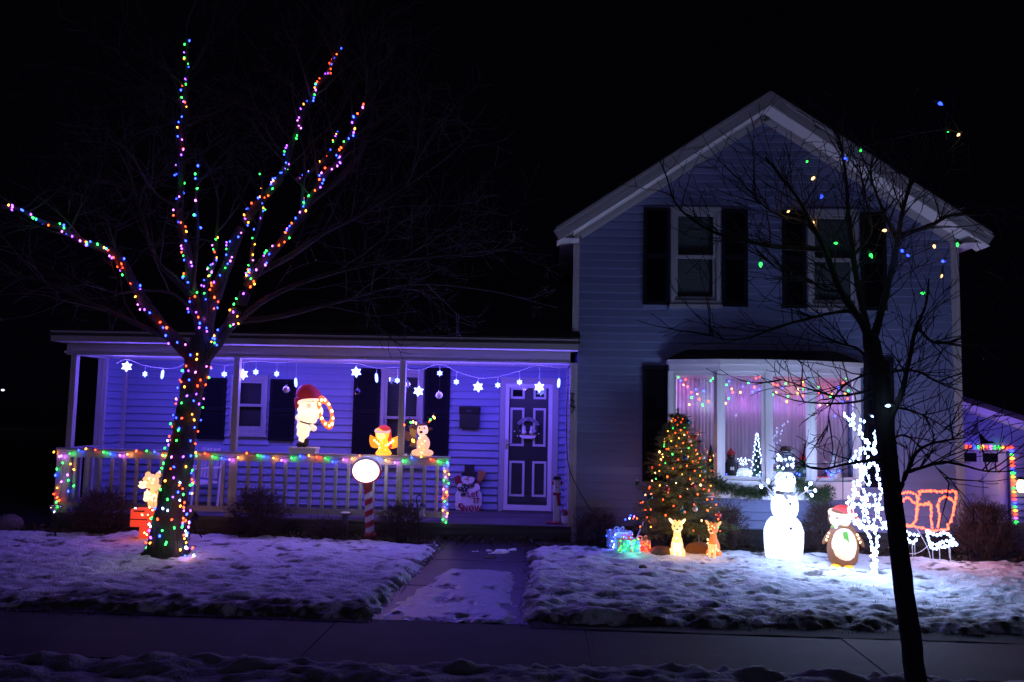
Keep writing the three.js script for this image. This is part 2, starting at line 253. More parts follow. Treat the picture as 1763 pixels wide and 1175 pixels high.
{
  // gable block, front wall with a hole for the bay
  const yTop = 4.3, sh = new THREE.Shape([[0.001, -0.05], [W - 0.001, -0.05], [W - 0.001, yTop], [CX, 6.04], [0.001, yTop]].map((p) => new THREE.Vector2(p[0], p[1])));
  const hole = (a, b, c, d) => sh.holes.push(new THREE.Path([[a, c], [a, d], [b, d], [b, c]].map((p) => new THREE.Vector2(p[0], p[1]))));
  hole(1.34, 3.74, 0.99, 2.5);
  for (const w of wins) hole(w[0] + 0.02, w[1] - 0.02, w[2] + 0.02, w[3] - 0.02);
  const g = new THREE.ExtrudeGeometry(sh, { depth: 0.14, bevelEnabled: false }); g.translate(0, 0, -0.14);
  const front = part('front_wall', g, M.siding[1], house);
  boards(front, 0, W - 0.098, 0.34, 6.2, 0.0005, [[1.25, 3.83, 0.78, 2.72], [0.91, 1.24, 0.97, 2.53], [0.905, 1.245, 3.41, 4.75], [1.995, 2.33, 3.4, 4.75], [2.825, 3.13, 3.39, 4.73], [3.895, 4.225, 3.37, 4.72], [3.91, 4.29, 0.97, 2.7], ...wins.map((w) => [w[0], w[1], w[2] - 0.03, w[3] + 0.02])], (y, a, b) => { const h = (TOP - 0.2 - (y + ROW)) / SL; return [Math.max(a, CX - h), Math.min(b, CX + h)]; });
  part('foundation', slab(0.02, W - 0.02, -0.1, 0.34, -0.14, 0.004), std(0.16, 0.155, 0.15, 0.9, { map: concreteTone }), house);
  part('side_wall', slab(W - 0.02, W + 0.0, -0.05, 4.3, -7, -0.142), M.siding[0], house); part('side_wall', slab(0, 0.02, 0, 4.3, -7, -0.142), M.siding[0], house);
  part('back_wall', slab(-7.3, W, 0, 2.8, -7.1, -7.0), M.siding[0], house);
  part('corner_board', slab(-0.105, -0.001, 0.1, 2.56, -0.1, 0.03), M.trim, house); part('corner_board', slab(-0.085, 0.002, 2.87, EAVE - 0.02, -0.1, 0.03), M.trim, house); part('corner_board', slab(W - 0.095, W + 0.012, 0.16, EAVE - 0.02, -0.1, 0.03), M.trim, house);
  // roof slabs, rake boards, soffits
  const ang = Math.atan(SL), len = (RUN + 0.04) / Math.cos(ang), over = 0.36;
  for (const s of [-1, 1]) {
    const mx = CX + s * (RUN + 0.03) / 2, my = roofY(mx);
    const r = part('gable_roof', box(len, 0.03, 7.6, mx, my - 0.02, -3.8 + over + 0.02, 0, 0, -s * ang), M.roof[0], house);
    for (let k = 0; k < 14; k++) { const t = (k + 0.5) / 14 * (RUN + 0.03); part('shingle_course', box(len / 14 + 0.03, 0.012, 7.62, CX + s * t, roofY(CX + s * t) + 0.006, -3.8 + over + 0.02, 0, 0, -s * (ang - 0.03)), M.roof[k % 3], r); }
    const rake = part('rake_board', box(len - 0.01, 0.15, 0.028, mx + s * 0.005, my - 0.125, over, 0, 0, -s * ang), M.trim, house);
    part('rake_moulding', box(len, 0.045, 0.024, mx + s * 0.005, my - 0.042, over + 0.02, 0, 0, -s * ang), M.trim, rake);
    part('soffit', box(len - 0.02, 0.014, over - 0.02, mx, my - 0.2, over / 2 - 0.003, 0, 0, -s * ang), M.white, house);
    part('frieze_board', box(len - 0.34, 0.1, 0.022, CX + s * 1.25, roofY(CX + s * 1.25) - 0.275, 0.03, 0, 0, -s * ang), M.trim, house);
    if (s > 0) part('rake_cap', (() => { const q = new THREE.Shape([[-0.2, -0.2 * SL - 0.02], [0, -0.02], [0.2, -0.2 * SL - 0.02], [0.2, -0.2 * SL - 0.22], [0, -0.22], [-0.2, -0.2 * SL - 0.22]].map((p) => new THREE.Vector2(p[0], p[1]))); const e = new THREE.ExtrudeGeometry(q, { depth: 0.012, bevelEnabled: false }); return put(e, CX, TOP, over + 0.0335); })(), M.trim, house);
    part('eave_fascia', box(0.025, 0.13, 7.3, CX + s * (RUN - 0.03), EAVE - 0.1, -3.33), M.trim, house);
    part('eave_soffit', box(0.26, 0.012, 7.3, CX + s * (RUN - 0.15), EAVE - 0.17, -3.33), M.white, house);
  }
  for (const [i, w] of wins.entries()) { sashWindow(front, w[0], w[1], w[2], w[3], 0.012, i ? 3.5 : 3.5); }
  shutter(front, 0.895, 1.255, 3.395, 4.77, 0.018); shutter(front, 1.985, 2.34, 3.385, 4.765, 0.018); shutter(front, 2.815, 3.14, 3.375, 4.75, 0.018); shutter(front, 3.885, 4.235, 3.36, 4.74, 0.018);
  shutter(front, 0.9, 1.235, 0.95, 2.545, 0.018); shutter(front, 3.9, 4.3, 0.95, 2.72, 0.018);
}
// bay window: four panes in a shallow bow
{
  const P = [[1.27, 0.09], [1.875, 0.37], [2.49, 0.46], [3.1, 0.37], [3.81, 0.09]];
  const poly = (o, y0, y1) => {
    const s = new THREE.Shape(); s.moveTo(1.27 - o, 0.02); P.forEach((p, i) => s.lineTo(p[0] + (i === 0 ? -o : i === 4 ? o : 0), p[1] + o)); s.lineTo(3.81 + o, 0.02); s.closePath();
    const g = new THREE.ExtrudeGeometry(s, { depth: y1 - y0, bevelEnabled: false }); g.rotateX(Math.PI / 2); g.translate(0, y1, 0); return g;
  };
  const bay = part('bay_window', poly(0.02, 2.47, 2.56), M.white, house, 'white bow window of four panes with a garland below');
  part('sill', poly(0.045, 0.985, 1.03), M.white, bay); part('skirt', poly(0.0, 0.84, 0.983), M.white, bay); part('fascia', poly(0.05, 2.562, 2.625), M.white, bay); part('skirt_moulding', poly(-0.01, 0.79, 0.838), M.white, bay);
  part('window_seat', slab(1.345, 3.735, 0.98, 1.028, -0.5, 0.02), M.white, bay);
  // hipped roof of the bay
  const e = [[1.2, 0.02], [1.2, 0.13], [1.86, 0.46], [2.49, 0.55], [3.12, 0.46], [3.88, 0.13], [3.88, 0.02]], t = [[1.55, 0.02], [1.55, 0.02], [1.95, 0.02], [2.49, 0.02], [3.05, 0.02], [3.5, 0.02], [3.5, 0.02]], v = [];
  for (let i = 0; i < 6; i++) { const a = [e[i][0], 2.63, e[i][1]], b = [e[i + 1][0], 2.63, e[i + 1][1]], c = [t[i + 1][0], 2.79, t[i + 1][1]], d = [t[i][0], 2.79, t[i][1]]; v.push(...a, ...b, ...c, ...a, ...c, ...d); const a2 = [a[0], 2.627, a[2]], b2 = [b[0], 2.627, b[2]]; v.push(...a2, 2.49, 2.627, 0.02, ...b2, ...a2, ...b, ...a, ...a2, ...b2, ...b); }
  const rg = new THREE.BufferGeometry(); rg.setAttribute('position', new THREE.Float32BufferAttribute(v, 3)); rg.computeVertexNormals(); part('bay_roof', rg, M.roof[2], bay);
  const fl = new Wood(); fl.tube(curve([V(1.2, 2.635, 0.1), V(1.55, 2.795, 0.03), V(3.5, 2.795, 0.03), V(3.88, 2.635, 0.1)], 30), Array(31).fill(0.008), 5); part('flashing', fl.build(), M.trim, bay);
  for (let i = 0; i < 4; i++) {
    const a = P[i], b = P[i + 1], dx = b[0] - a[0], dz = b[1] - a[1], L = Math.hypot(dx, dz), sash = part('sash', frame(0.018, L - 0.018, 1.032, 2.468, -0.045, -0.012, 0.058, 0.05), M.white, bay);
    sash.position.set(a[0], 0, a[1]); sash.rotation.y = -Math.atan2(dz, dx);
    part('pane', slab(0.07, L - 0.07, 1.08, 2.41, -0.03, -0.0285), M.glass, sash);
    part('mullion', merge([slab(-0.03, 0.03, 1.031, 2.469, -0.05, 0.012)]), M.white, bay).position.set(a[0], 0, a[1]);
  }
  part('mullion', slab(-0.03, 0.03, 1.031, 2.469, -0.05, 0.012), M.white, bay).position.set(P[4][0] - 0.005, 0, P[4][1]);
  // pleated curtain and the valance that holds it
  const c = [], idx = [], n = 320; for (let i = 0; i <= n; i++) { const x = 1.36 + 2.36 * i / n, z = -0.07 + 0.009 * Math.sin(i * 0.86 + 1.3 * Math.sin(i * 0.11)) + 0.008 * Math.sin(i * 0.31); c.push(x, 1.03, z, x, 2.43, z * 0.6 - 0.03); if (i < n) idx.push(2 * i, 2 * i + 2, 2 * i + 1, 2 * i + 1, 2 * i + 2, 2 * i + 3); }
  const cg = new THREE.BufferGeometry(); cg.setAttribute('position', new THREE.Float32BufferAttribute(c, 3)); cg.setIndex(idx); cg.computeVertexNormals(); part('curtain', cg, M.curtain, bay);
  part('valance', slab(1.36, 3.73, 2.38, 2.465, -0.02, 0.0), std(0.4, 0.3, 0.33, 0.9), bay);
  part('room_back', merge([slab(1.3, 3.78, 0.95, 2.55, -0.62, -0.6), slab(1.3, 1.33, 0.95, 2.55, -0.6, -0.142), slab(3.75, 3.78, 0.95, 2.55, -0.6, -0.142), slab(1.3, 3.78, 2.52, 2.55, -0.6, -0.142)]), std(0.1, 0.09, 0.09), bay);
}
// porch wing
{
  const px0 = -7.24;
  const wA = [-5.45, -4.86, 1.43, 2.33], wB = [-3.04, -2.37, 1.0, 2.47], door = [-1.165, -0.235, 0.32, 2.385];
  const sh = new THREE.Shape([[px0, 0], [0, 0], [0, 2.6], [px0, 2.6]].map((p) => new THREE.Vector2(p[0], p[1])));
  for (const h of [wA, wB, [-1.08, -0.33, 0.33, 2.3]]) sh.holes.push(new THREE.Path([[h[0] + 0.02, h[2] + 0.02], [h[0] + 0.02, h[3] - 0.02], [h[1] - 0.02, h[3] - 0.02], [h[1] - 0.02, h[2] + 0.02]].map((p) => new THREE.Vector2(p[0], p[1]))));
  const g = new THREE.ExtrudeGeometry(sh, { depth: 0.12, bevelEnabled: false }); g.translate(0, 0, PZ - 0.12);
  const wall = part('porch_wall', g, M.siding[1], house);
  boards(wall, px0 + 0.09, -0.06, 0.33, 2.56, PZ + 0.0005, [wA, wB, door, [-5.96, -5.54, 1.345, 2.29], [-4.81, -4.42, 1.345, 2.29], [-3.47, -3.07, 1.165, 2.485], [-2.34, -1.96, 1.165, 2.515]]);
  part('corner_board', slab(px0, px0 + 0.085, 0.33, 2.56, PZ, PZ + 0.03), M.trim, wall); part('corner_board', slab(-0.13, -0.06, 0.33, 2.56, PZ, PZ + 0.03), M.trim, wall);
  sashWindow(wall, ...wA, PZ + 0.012); sashWindow(wall, ...wB, PZ + 0.012, 1.78);
  shutter(wall, -5.97, -5.53, 1.33, 2.305, PZ + 0.018); shutter(wall, -4.82, -4.41, 1.33, 2.305, PZ + 0.018); shutter(wall, -3.48, -3.06, 1.15, 2.5, PZ + 0.018); shutter(wall, -2.35, -1.95, 1.15, 2.53, PZ + 0.018);
  // wing wall at the left end
  const end = part('wing_wall', slab(-7.34, -7.24, 0.33, 2.56, PZ, PZ + 0.5), M.siding[1], house);
  for (let y = 0.33; y < 2.55; y += ROW) { const m = part('siding_board', boardGeo, M.siding[0], end); m.rotation.y = Math.PI / 2; m.position.set(-7.239, y, PZ + 0.5); m.scale.x = 0.46; }
  part('corner_board', slab(-7.35, -7.215, 0.33, 2.56, PZ + 0.501, PZ + 0.56), M.trim, end);
  part('side_wall', slab(-7.34, -7.24, 0, 2.6, -7, PZ - 0.13), M.siding[0], house);
  // the inner face of the gable block at the right end of the porch
  const inner = part('return_wall', slab(-0.06, -0.02, 0.1, 2.56, PZ, -0.101), M.siding[1], house);
  for (let y = 0.33; y < 2.5; y += ROW) { const m = part('siding_board', boardGeo, M.siding[2], inner); m.rotation.y = -Math.PI / 2; m.position.set(-0.061, y, PZ + 0.035); m.scale.x = 1.29; }
  // floor, ceiling, beam, gutter
  const slabG = part('porch_floor', rbox(7.3, 0.3, 1.49, 0.012, -3.71, 0.17, PZ / 2 + 0.02), std(0.3, 0.285, 0.29, 0.7, { map: concreteTone }), house);
  part('porch_ceiling', slab(-7.35, -0.11, 2.575, 2.6, PZ - 0.1, 0.02), M.white, house);
  const cl = []; for (let x = -7.3; x < -0.15; x += 0.1) cl.push(slab(x, x + 0.094, 2.568, 2.5745, PZ + 0.03, -0.1)); part('ceiling_boards', merge(cl), M.white, house).userData.kind = 'stuff';
  part('porch_beam', rbox(7.21, 0.17, 0.1, 0.006, -3.71, 2.632, -0.03), M.trim, house); part('porch_beam', slab(-7.31, -7.21, 2.548, 2.717, PZ + 0.56, -0.081), M.trim, house);
  part('gutter', merge([slab(-7.385, -0.005, 2.722, 2.86, 0.2, 0.3), slab(-7.39, 0, 2.845, 2.868, 0.19, 0.318)]), M.trim, house); part('eave_soffit', slab(-7.385, -0.005, 2.719, 2.7315, -0.1, 0.199), M.white, house);
  const rp = part('porch_roof', box(7.42, 0.03, 5.2, -3.7, 3.78, -2.1, Math.atan(0.4), 0, 0), M.roof[0], house);
  for (let k = 0; k < 22; k++) { const z = 0.3 - k * 0.22; part('shingle_course', box(7.44, 0.012, 0.26, -3.7, 2.885 + (0.3 - z + 0.11) * 0.4, z - 0.11, Math.atan(0.36), 0, 0), M.roof[k % 3], rp); }
  part('wing_gable', (() => { const s = new THREE.Shape([new THREE.Vector2(0, 2.6), new THREE.Vector2(-6.9, 2.6), new THREE.Vector2(-4.4, 4.6)]); const q = new THREE.ExtrudeGeometry(s, { depth: 0.05, bevelEnabled: false }); q.rotateY(-Math.PI / 2); q.translate(-7.29, 0, 0); return q; })(), M.siding[0], house);
  // posts
  for (const x of [-7.255, -4.878, -2.501]) { const q = part('porch_post', rbox(0.085, 2.225, 0.085, 0.006, x + 0.045, 1.434, -0.04), M.trim, house); part('post_foot', rbox(0.12, 0.05, 0.12, 0.006, x + 0.045, 0.345, -0.04), M.trim, q); }
  // railing
  const x0 = -7.36, x1 = -1.755;
  const rail = part('railing', merge([rbox(x1 - x0, 0.035, 0.13, 0.008, (x0 + x1) / 2, 1.208, -0.02), slab(x0 + 0.03, x1 - 0.03, 1.095, 1.189, -0.035, 0.004), slab(x0 + 0.03, x1 - 0.03, 0.385, 0.46, -0.035, 0.0)]), M.trim, house, 'painted porch railing with square balusters');
  for (let x = x0 + 0.09; x < x1 - 0.08; x += 0.178) part('baluster', rbox(0.044, 0.63, 0.04, 0.005, x, 0.777, -0.017), M.trim, rail);
  for (const x of [x0 + 0.05, x1 - 0.05]) part('newel', rbox(0.085, 0.87, 0.085, 0.006, x, 0.755, -0.02), M.trim, rail);
  const zs = PZ + 0.57, side = part('side_railing', merge([slab(-7.35, -7.22, 1.19, 1.2255, zs, -0.09), slab(-7.305, -7.265, 1.1, 1.188, zs, -0.09), slab(-7.305, -7.265, 0.385, 0.46, zs, -0.09)]), M.trim, house);
  for (let z = zs + 0.1; z < -0.12; z += 0.16) part('baluster', rbox(0.04, 0.63, 0.044, 0.005, -7.285, 0.777, z), M.trim, side);
  // front door behind a storm door
  const zd = PZ;
  const dr = part('front_door', slab(-1.078, -0.332, 0.325, 2.31, zd - 0.09, zd - 0.05), M.navy, house, 'dark six-panel front door with pale panel mouldings behind a white storm door');
  const mould = (a, b, c, d) => part('panel_moulding', frame(a, b, c, d, zd - 0.05, zd - 0.038, 0.034), M.white, dr);
  mould(-0.995, -0.775, 2.07, 2.245); mould(-0.635, -0.435, 2.07, 2.245); mould(-0.995, -0.775, 1.33, 1.93); mould(-0.635, -0.435, 1.33, 1.93); mould(-0.995, -0.755, 0.55, 1.1); mould(-0.635, -0.415, 0.55, 1.1);
  part('glazing', slab(-0.961, -0.809, 2.104, 2.211, zd - 0.046, zd - 0.042), std(0.01, 0.01, 0.015, 0.05), dr); part('glazing', slab(-0.601, -0.469, 2.104, 2.211, zd - 0.046, zd - 0.042), std(0.01, 0.01, 0.015, 0.05), dr);
  const st = part('storm_door', frame(-1.075, -0.335, 0.345, 2.305, zd - 0.012, zd + 0.022, 0.062, 0.08), M.white, house);
  part('storm_glass', slab(-1.012, -0.398, 0.43, 2.24, zd + 0.003, zd + 0.006), M.glass, st);
  part('handle', merge([rbox(0.028, 0.16, 0.02, 0.006, -1.045, 1.36, zd + 0.03), rod(V(-1.045, 1.37, zd + 0.04), V(-1.0, 1.37, zd + 0.06), 0.009), rod(V(-1.0, 1.37, zd + 0.06), V(-0.95, 1.37, zd + 0.055), 0.008)]), M.chrome, st);
  part('door_casing', merge([slab(-1.155, -1.077, 0.325, 2.375, zd - 0.02, zd + 0.035), slab(-0.333, -0.24, 0.325, 2.375, zd - 0.02, zd + 0.035), slab(-1.077, -0.333, 2.307, 2.375, zd - 0.02, zd + 0.035), slab(-1.175, -0.22, 2.376, 2.4, zd - 0.02, zd + 0.05)]), M.trim, house);
  part('threshold', slab(-1.1, -0.3, 0.3225, 0.344, zd - 0.1, zd + 0.06), M.slabFace, house);
  // the house number on the corner board
  [['7', 683], ['2', 694], ['7', 706]].forEach(([s, v], i) => { const p = at(985.5 + i * 0.6, v + 0.5, 0.03), q = part('house_number', text(s, 0.1, 0.012), M.dark, house); q.position.set(p.x, p.y, 0.0305); q.rotation.z = -0.12 * (i === 2 ? 2 : 1) + 0.05; q.scale.x = 0.85; });
}

// ---------------------------------------------------------------- garage behind on the right
{
  const Z = -3.4, g = thing('garage', 'small gabled garage with a panelled door behind the right corner of the house', 'garage', V(0, 0, 0));
  const A = at(1656, 703, Z), B = at(1763, 738, Z), sl = (A.y - B.y) / (B.x - A.x), ax = A.x - 0.9, ay = A.y + 0.9 * sl, sh = new THREE.Shape(), xr = B.x + 1.4;
  const D1 = at(1737, 775, Z), D0 = at(1748, 920, Z), doorR = D1.x, doorT = D1.y - 0.02;
  const yR = ay - sl * (xr - ax);
  sh.moveTo(ax - 2, 0); sh.lineTo(doorR - 1.6, 0); sh.lineTo(doorR - 1.6, doorT); sh.lineTo(doorR, doorT); sh.lineTo(doorR, 0); sh.lineTo(xr, 0); sh.lineTo(xr, yR); sh.lineTo(ax, ay); sh.lineTo(ax - 2, ay - 2 * sl); sh.closePath();
  const wg = new THREE.ExtrudeGeometry(sh, { depth: 0.12, bevelEnabled: false }); wg.translate(0, 0, Z - 0.12); const wall = part('front_wall', wg, M.siding[0], g);
  boards(wall, ax - 0.4, xr, 0.1, ay, Z + 0.001, [[doorR - 1.68, doorR + 0.07, 0, doorT + 0.06]], (y, a, b) => [a, Math.min(b, ax + (ay - y - ROW) / sl)]);
  part('side_wall', slab(xr - 0.1, xr, 0, yR, Z - 4, Z - 0.13), M.siding[0], g);
  const L = Math.hypot(xr + 0.3 - ax, sl * (xr + 0.3 - ax)), an = Math.atan(sl), cx = (ax + xr + 0.3) / 2, cy = ay - sl * (cx - ax);
  part('roof', box(L, 0.06, 4.6, cx, cy + 0.12, Z - 1.9, 0, 0, -an), M.roof[1], g); part('rake_board', box(L, 0.11, 0.03, cx, cy + 0.02, Z + 0.26, 0, 0, -an), M.white, g); part('soffit', box(L, 0.012, 0.25, cx, cy - 0.03, Z + 0.12, 0, 0, -an), M.white, g);
  const door = part('door', slab(doorR - 1.59, doorR - 0.005, 0.02, doorT - 0.005, Z - 0.1, Z - 0.06), std(0.5, 0.48, 0.52, 0.6), g);
  const w0 = at(1660, 782, Z), w1 = at(1722, 797, Z), h = w0.y - w1.y + 0.02, ww = (w1.x - w0.x - 0.08) / 2;
  for (let k = 0; k < 3; k++) { const x = w1.x - ww / 2 - k * (ww + 0.1); part('window', frame(x - ww / 2 - 0.03, x + ww / 2 + 0.03, w1.y - 0.03, w1.y + h + 0.03, Z - 0.058, Z - 0.045, 0.03), std(0.5, 0.48, 0.52, 0.6), door); part('pane', slab(x - ww / 2, x + ww / 2, w1.y, w1.y + h, Z - 0.057, Z - 0.053), std(0.01, 0.01, 0.014, 0.1), door); }
  for (let r = 0; r < 2; r++) for (let k = 0; k < 3; k++) { const x = w1.x - ww / 2 - k * (ww + 0.1); part('panel', rbox(ww, 0.36, 0.02, 0.008, x, 0.3 + r * 0.46, Z - 0.055), std(0.52, 0.5, 0.54, 0.6), door); }
  part('door_casing', merge([slab(doorR, doorR + 0.06, 0.02, doorT + 0.05, Z - 0.02, Z + 0.03), slab(doorR - 1.66, doorR - 1.6, 0.02, doorT + 0.05, Z - 0.02, Z + 0.03), slab(doorR - 1.6, doorR, doorT, doorT + 0.05, Z - 0.02, Z + 0.03)]), M.trim, g);
  part('driveway', slab(5.4, 12, -0.1, 0.03, -3.5, -0.4), M.concrete, g);
  // string of bulbs round the door
  const s = thing('bulb_string', 'multicolour string of large bulbs outlining the garage door', 'string lights'), zz = Z + 0.06;
  const a = at(1650, 768, zz), b = at(1741, 770, zz), c = at(1750, 918, zz), d = at(1770, 921, zz), line = [];
  const seg = (p, q, n) => { for (let i = 0; i < n; i++) line.push(p.clone().lerp(q, i / n)); }; seg(a, b, 13); seg(b, c, 23); seg(c, d, 4); line.push(d);
  part('wire', wire(line, 0.005, 90, 4), M.cable, s);
  const seq = ['green', 'amber', 'red', 'red', 'blue', 'green', 'amber', 'red', 'magenta', 'green', 'green', 'amber', 'red', 'red', 'blue', 'green', 'amber', 'red', 'red', 'blue', 'green', 'amber', 'orange', 'red'];
  line.forEach((p, i) => bulb(s, seq[i % seq.length], V(p.x, p.y - 0.005, p.z + 0.012), 0.026, c9Geo, [0, 0, i < 13 ? 0 : 1.57]));
  for (const i of [4, 10, 16, 22, 28, 34]) lamp(s, LED[seq[i % seq.length]].map((v) => v / 6), 0.05, V(line[i].x, line[i].y, zz + 0.06));
  lamp(s, [0.26, 0.14, 1], 3.0, V(line[6].x + 0.1, line[6].y + 0.1, zz + 1.2), 4);
  const lp = at(1759, 838, Z + 0.12), wl = thing('wall_lantern', 'lit white wall lantern beside the garage door at the right edge', 'wall lamp', lp);
  part('glass_globe', lathe([[0, -0.11], [0.05, -0.1], [0.075, -0.02], [0.06, 0.08], [0.03, 0.12], [0, 0.12]], 14), glow([3, 2.5, 1.7]), wl); part('cap', put(new THREE.ConeGeometry(0.1, 0.06, 10), 0, 0.15, 0), M.metal, wl); part('wall_plate', box(0.09, 0.22, 0.02, 0, 0.02, -0.1), M.metal, wl); part('arm', rod(V(0, 0.12, -0.1), V(0, 0.15, 0), 0.01), M.metal, wl);
  lamp(wl, [1, 0.78, 0.5], 0.14, V(0, 0, 0.16), 3);
  // two dark metal birds on the gable
  const birdShape = (flip) => { const q = new THREE.Shape(); [[-0.02, -0.14], [0.05, -0.02], [0.13, 0.17], [0.17, 0.14], [0.15, -0.03], [0.2, -0.13], [0.08, -0.17], [-0.04, -0.2], [-0.2, -0.27], [-0.14, -0.18]].forEach((p, i) => i ? q.lineTo(p[0], p[1]) : q.moveTo(p[0], p[1])); q.closePath(); const e = new THREE.ExtrudeGeometry(q, { depth: 0.02, bevelEnabled: true, bevelSize: 0.008, bevelThickness: 0.01, bevelSegments: 1 }); e.scale(flip * 0.55, 0.55, 1); return e; };
  [[1674, 738, 1, 'dark metal bird plaque on the garage gable nearer the house corner', 0], [1698, 754, -1, 'dark metal bird plaque on the garage gable farther from the house', 0.35]].forEach(([u, v, f, label, rz]) => { const p = at(u, v, Z + 0.02), m = part(numbered('metal_bird'), birdShape(f), M.metal, scene); m.position.copy(p); m.rotation.z = rz; tag(m, label, 'wall ornament', 'metal birds on the garage gable'); });
}

// ---------------------------------------------------------------- lights under the porch roof
{
  const Z = -0.1, s = thing('snowflake_light_string', 'string of blue-white snowflake and star lights hung under the porch beam', 'string lights');
  const star = (R, r, n, d) => { const q = new THREE.Shape(); for (let i = 0; i < 2 * n; i++) { const a = i / (2 * n) * 2 * Math.PI + Math.PI / 2, k = i % 2 ? r : R; i ? q.lineTo(Math.cos(a) * k, Math.sin(a) * k) : q.moveTo(Math.cos(a) * k, Math.sin(a) * k); } q.closePath(); const g = new THREE.ExtrudeGeometry(q, { depth: d, bevelEnabled: true, bevelSize: 0.004, bevelThickness: 0.004, bevelSegments: 1 }); g.translate(0, 0, -d / 2); return g; };
  const flakeG = star(0.074, 0.043, 6, 0.012), starG = star(0.04, 0.022, 6, 0.01), iceG = lathe([[0, -0.07], [0.018, -0.05], [0.022, 0], [0.018, 0.05], [0, 0.07]], 8);
  const gl = glow([1.5, 1.9, 8]), glS = glow([1.0, 1.5, 8]);
  const list = [[217.6, 631.5, 'f'], [249, 644.5, 's'], [279, 645, 'i'], [385.6, 644.7, 's'], [418, 645, 'f'], [440, 641, 's'], [476, 644, 's'], [509, 659, 'i'], [613, 641, 'f'], [648, 651, 'i'], [684, 655.5, 's'], [720.4, 674, 'f'], [757, 643, 's'], [785.5, 658, 's'], [823, 666.6, 'f'], [857, 663.7, 's'], [894.5, 658.5, 's'], [928.4, 667, 'f'], [962, 660, 'i'], [330, 641, 'f']];
  const swag = [[200, 626], [217, 619], [249, 630], [300, 634], [330, 622], [385, 629], [420, 624], [440, 622], [476, 625], [509, 623], [560, 626], [613, 626], [648, 634], [684, 633], [720, 638], [757, 627], [785, 639], [823, 651], [857, 649], [894, 639], [928, 629], [960, 634], [978, 632]].map(([u, v]) => at(u, v, Z + 0.03 * Math.sin(u)));
  part('wire', wire(swag, 0.0035, 120, 4), M.whiteWire, s);
  for (const [u, v, k] of list) {
    const p = at(u, v, Z), q = part(k === 'f' ? 'snowflake' : k === 's' ? 'star' : 'icicle', k === 'f' ? flakeG : k === 's' ? starG : iceG, k === 'f' ? gl : glS, s);
    q.position.copy(p); q.rotation.set(0, rr(-0.35, 0.35), rr(-0.12, 0.12));
    let best = swag[0]; for (let i = 0; i + 1 < swag.length; i++) if (swag[i].x <= p.x && swag[i + 1].x >= p.x) best = swag[i].clone().lerp(swag[i + 1], (p.x - swag[i].x) / (swag[i + 1].x - swag[i].x));
    part('drop_wire', rod(V(p.x, p.y + 0.03, Z), V(p.x, Math.max(best.y, p.y + 0.04), Z), 0.0025, 0.0025, 4), M.whiteWire, s);
    lamp(s, [0.15, 0.08, 1], k === 'f' ? 1.3 : 0.62, V(p.x, p.y, p.z), 2);
  }
  // ball ornaments hung in the porch
  const orn = (u, v, r, mat, label) => { const p = at(u, v, -0.12), t = thing('hanging_ornament', label, 'ornament', p, 'ball ornaments hung in the porch'); part('ball', ball(r), mat, t); part('cap', put(new THREE.CylinderGeometry(0.012, 0.012, 0.02, 8), 0, r + 0.006, 0), M.chrome, t); const top = V(0, 2.546 - p.y, 0); part('thread', rod(V(0, r, 0), top, 0.0015, 0.0015, 3), M.cable, t); };
  orn(492.5, 671, 0.052, std(0.55, 0.5, 0.58, 0.2, { metalness: 0.6 }), 'silver ball ornament hung before the shutter left of the lit white figure');
  orn(615.5, 675.5, 0.046, std(0.03, 0.03, 0.06, 0.08, { metalness: 0.5 }), 'dark glassy ball ornament hung before the shutter right of the lit white figure');
  orn(756, 681, 0.05, std(0.8, 0.78, 0.85, 0.6), 'matt white ball ornament hung before the shutter beside the mailbox');
  // rail lights
  const r = thing('rail_bulb_string', 'multicolour string of bulbs along the porch railing and down both its ends', 'string lights'), pts = [], seq = ['amber', 'magenta', 'green', 'blue', 'amber', 'red', 'green', 'blue', 'magenta', 'amber', 'orange', 'green', 'blue'];
  const zf = 0.035; for (let x = -7.4; x < -1.72; x += 0.122) pts.push(V(x + rr(-0.02, 0.02), 1.165 + 0.035 * Math.sin(x * 8) + rr(-0.02, 0.02), zf + 0.012));
  part('wire', wire(pts.map((p) => V(p.x, p.y + 0.02, p.z - 0.01)), 0.004, 200, 4), M.cable, r);
  pts.forEach((p, i) => bulb(r, seq[i % seq.length], p, 0.013));
  pts.forEach((p, i) => { if (i % 1 === 0) lamp(r, LED[seq[i % seq.length]].map((v) => Math.min(1, v / 5)), 0.014, V(p.x + 0.03, p.y - 0.01, 0.036), 1); });
  const down = (x, n, y0, y1, dx, off) => { const l = []; for (let i = 0; i < n; i++) l.push(V(x + dx * Math.sin(i * 1.9) + rr(-0.015, 0.015), y0 + (y1 - y0) * i / (n - 1), zf + 0.02)); part('wire', wire(l, 0.0035, 60, 4), M.cable, r); l.forEach((p, i) => { bulb(r, seq[(i * 5 + off) % seq.length], p, 0.0135); if (i % 3 === 0) lamp(r, LED[seq[(i * 5 + off) % seq.length]].map((v) => Math.min(1, v / 5)), 0.008, V(p.x, p.y, p.z + 0.03), 1); }); };
  down(-1.795, 21, 1.15, 0.33, 0.035, 2); down(-7.3, 9, 1.1, 0.4, 0.05, 1); down(-7.12, 6, 1.0, 0.62, 0.06, 4);
}
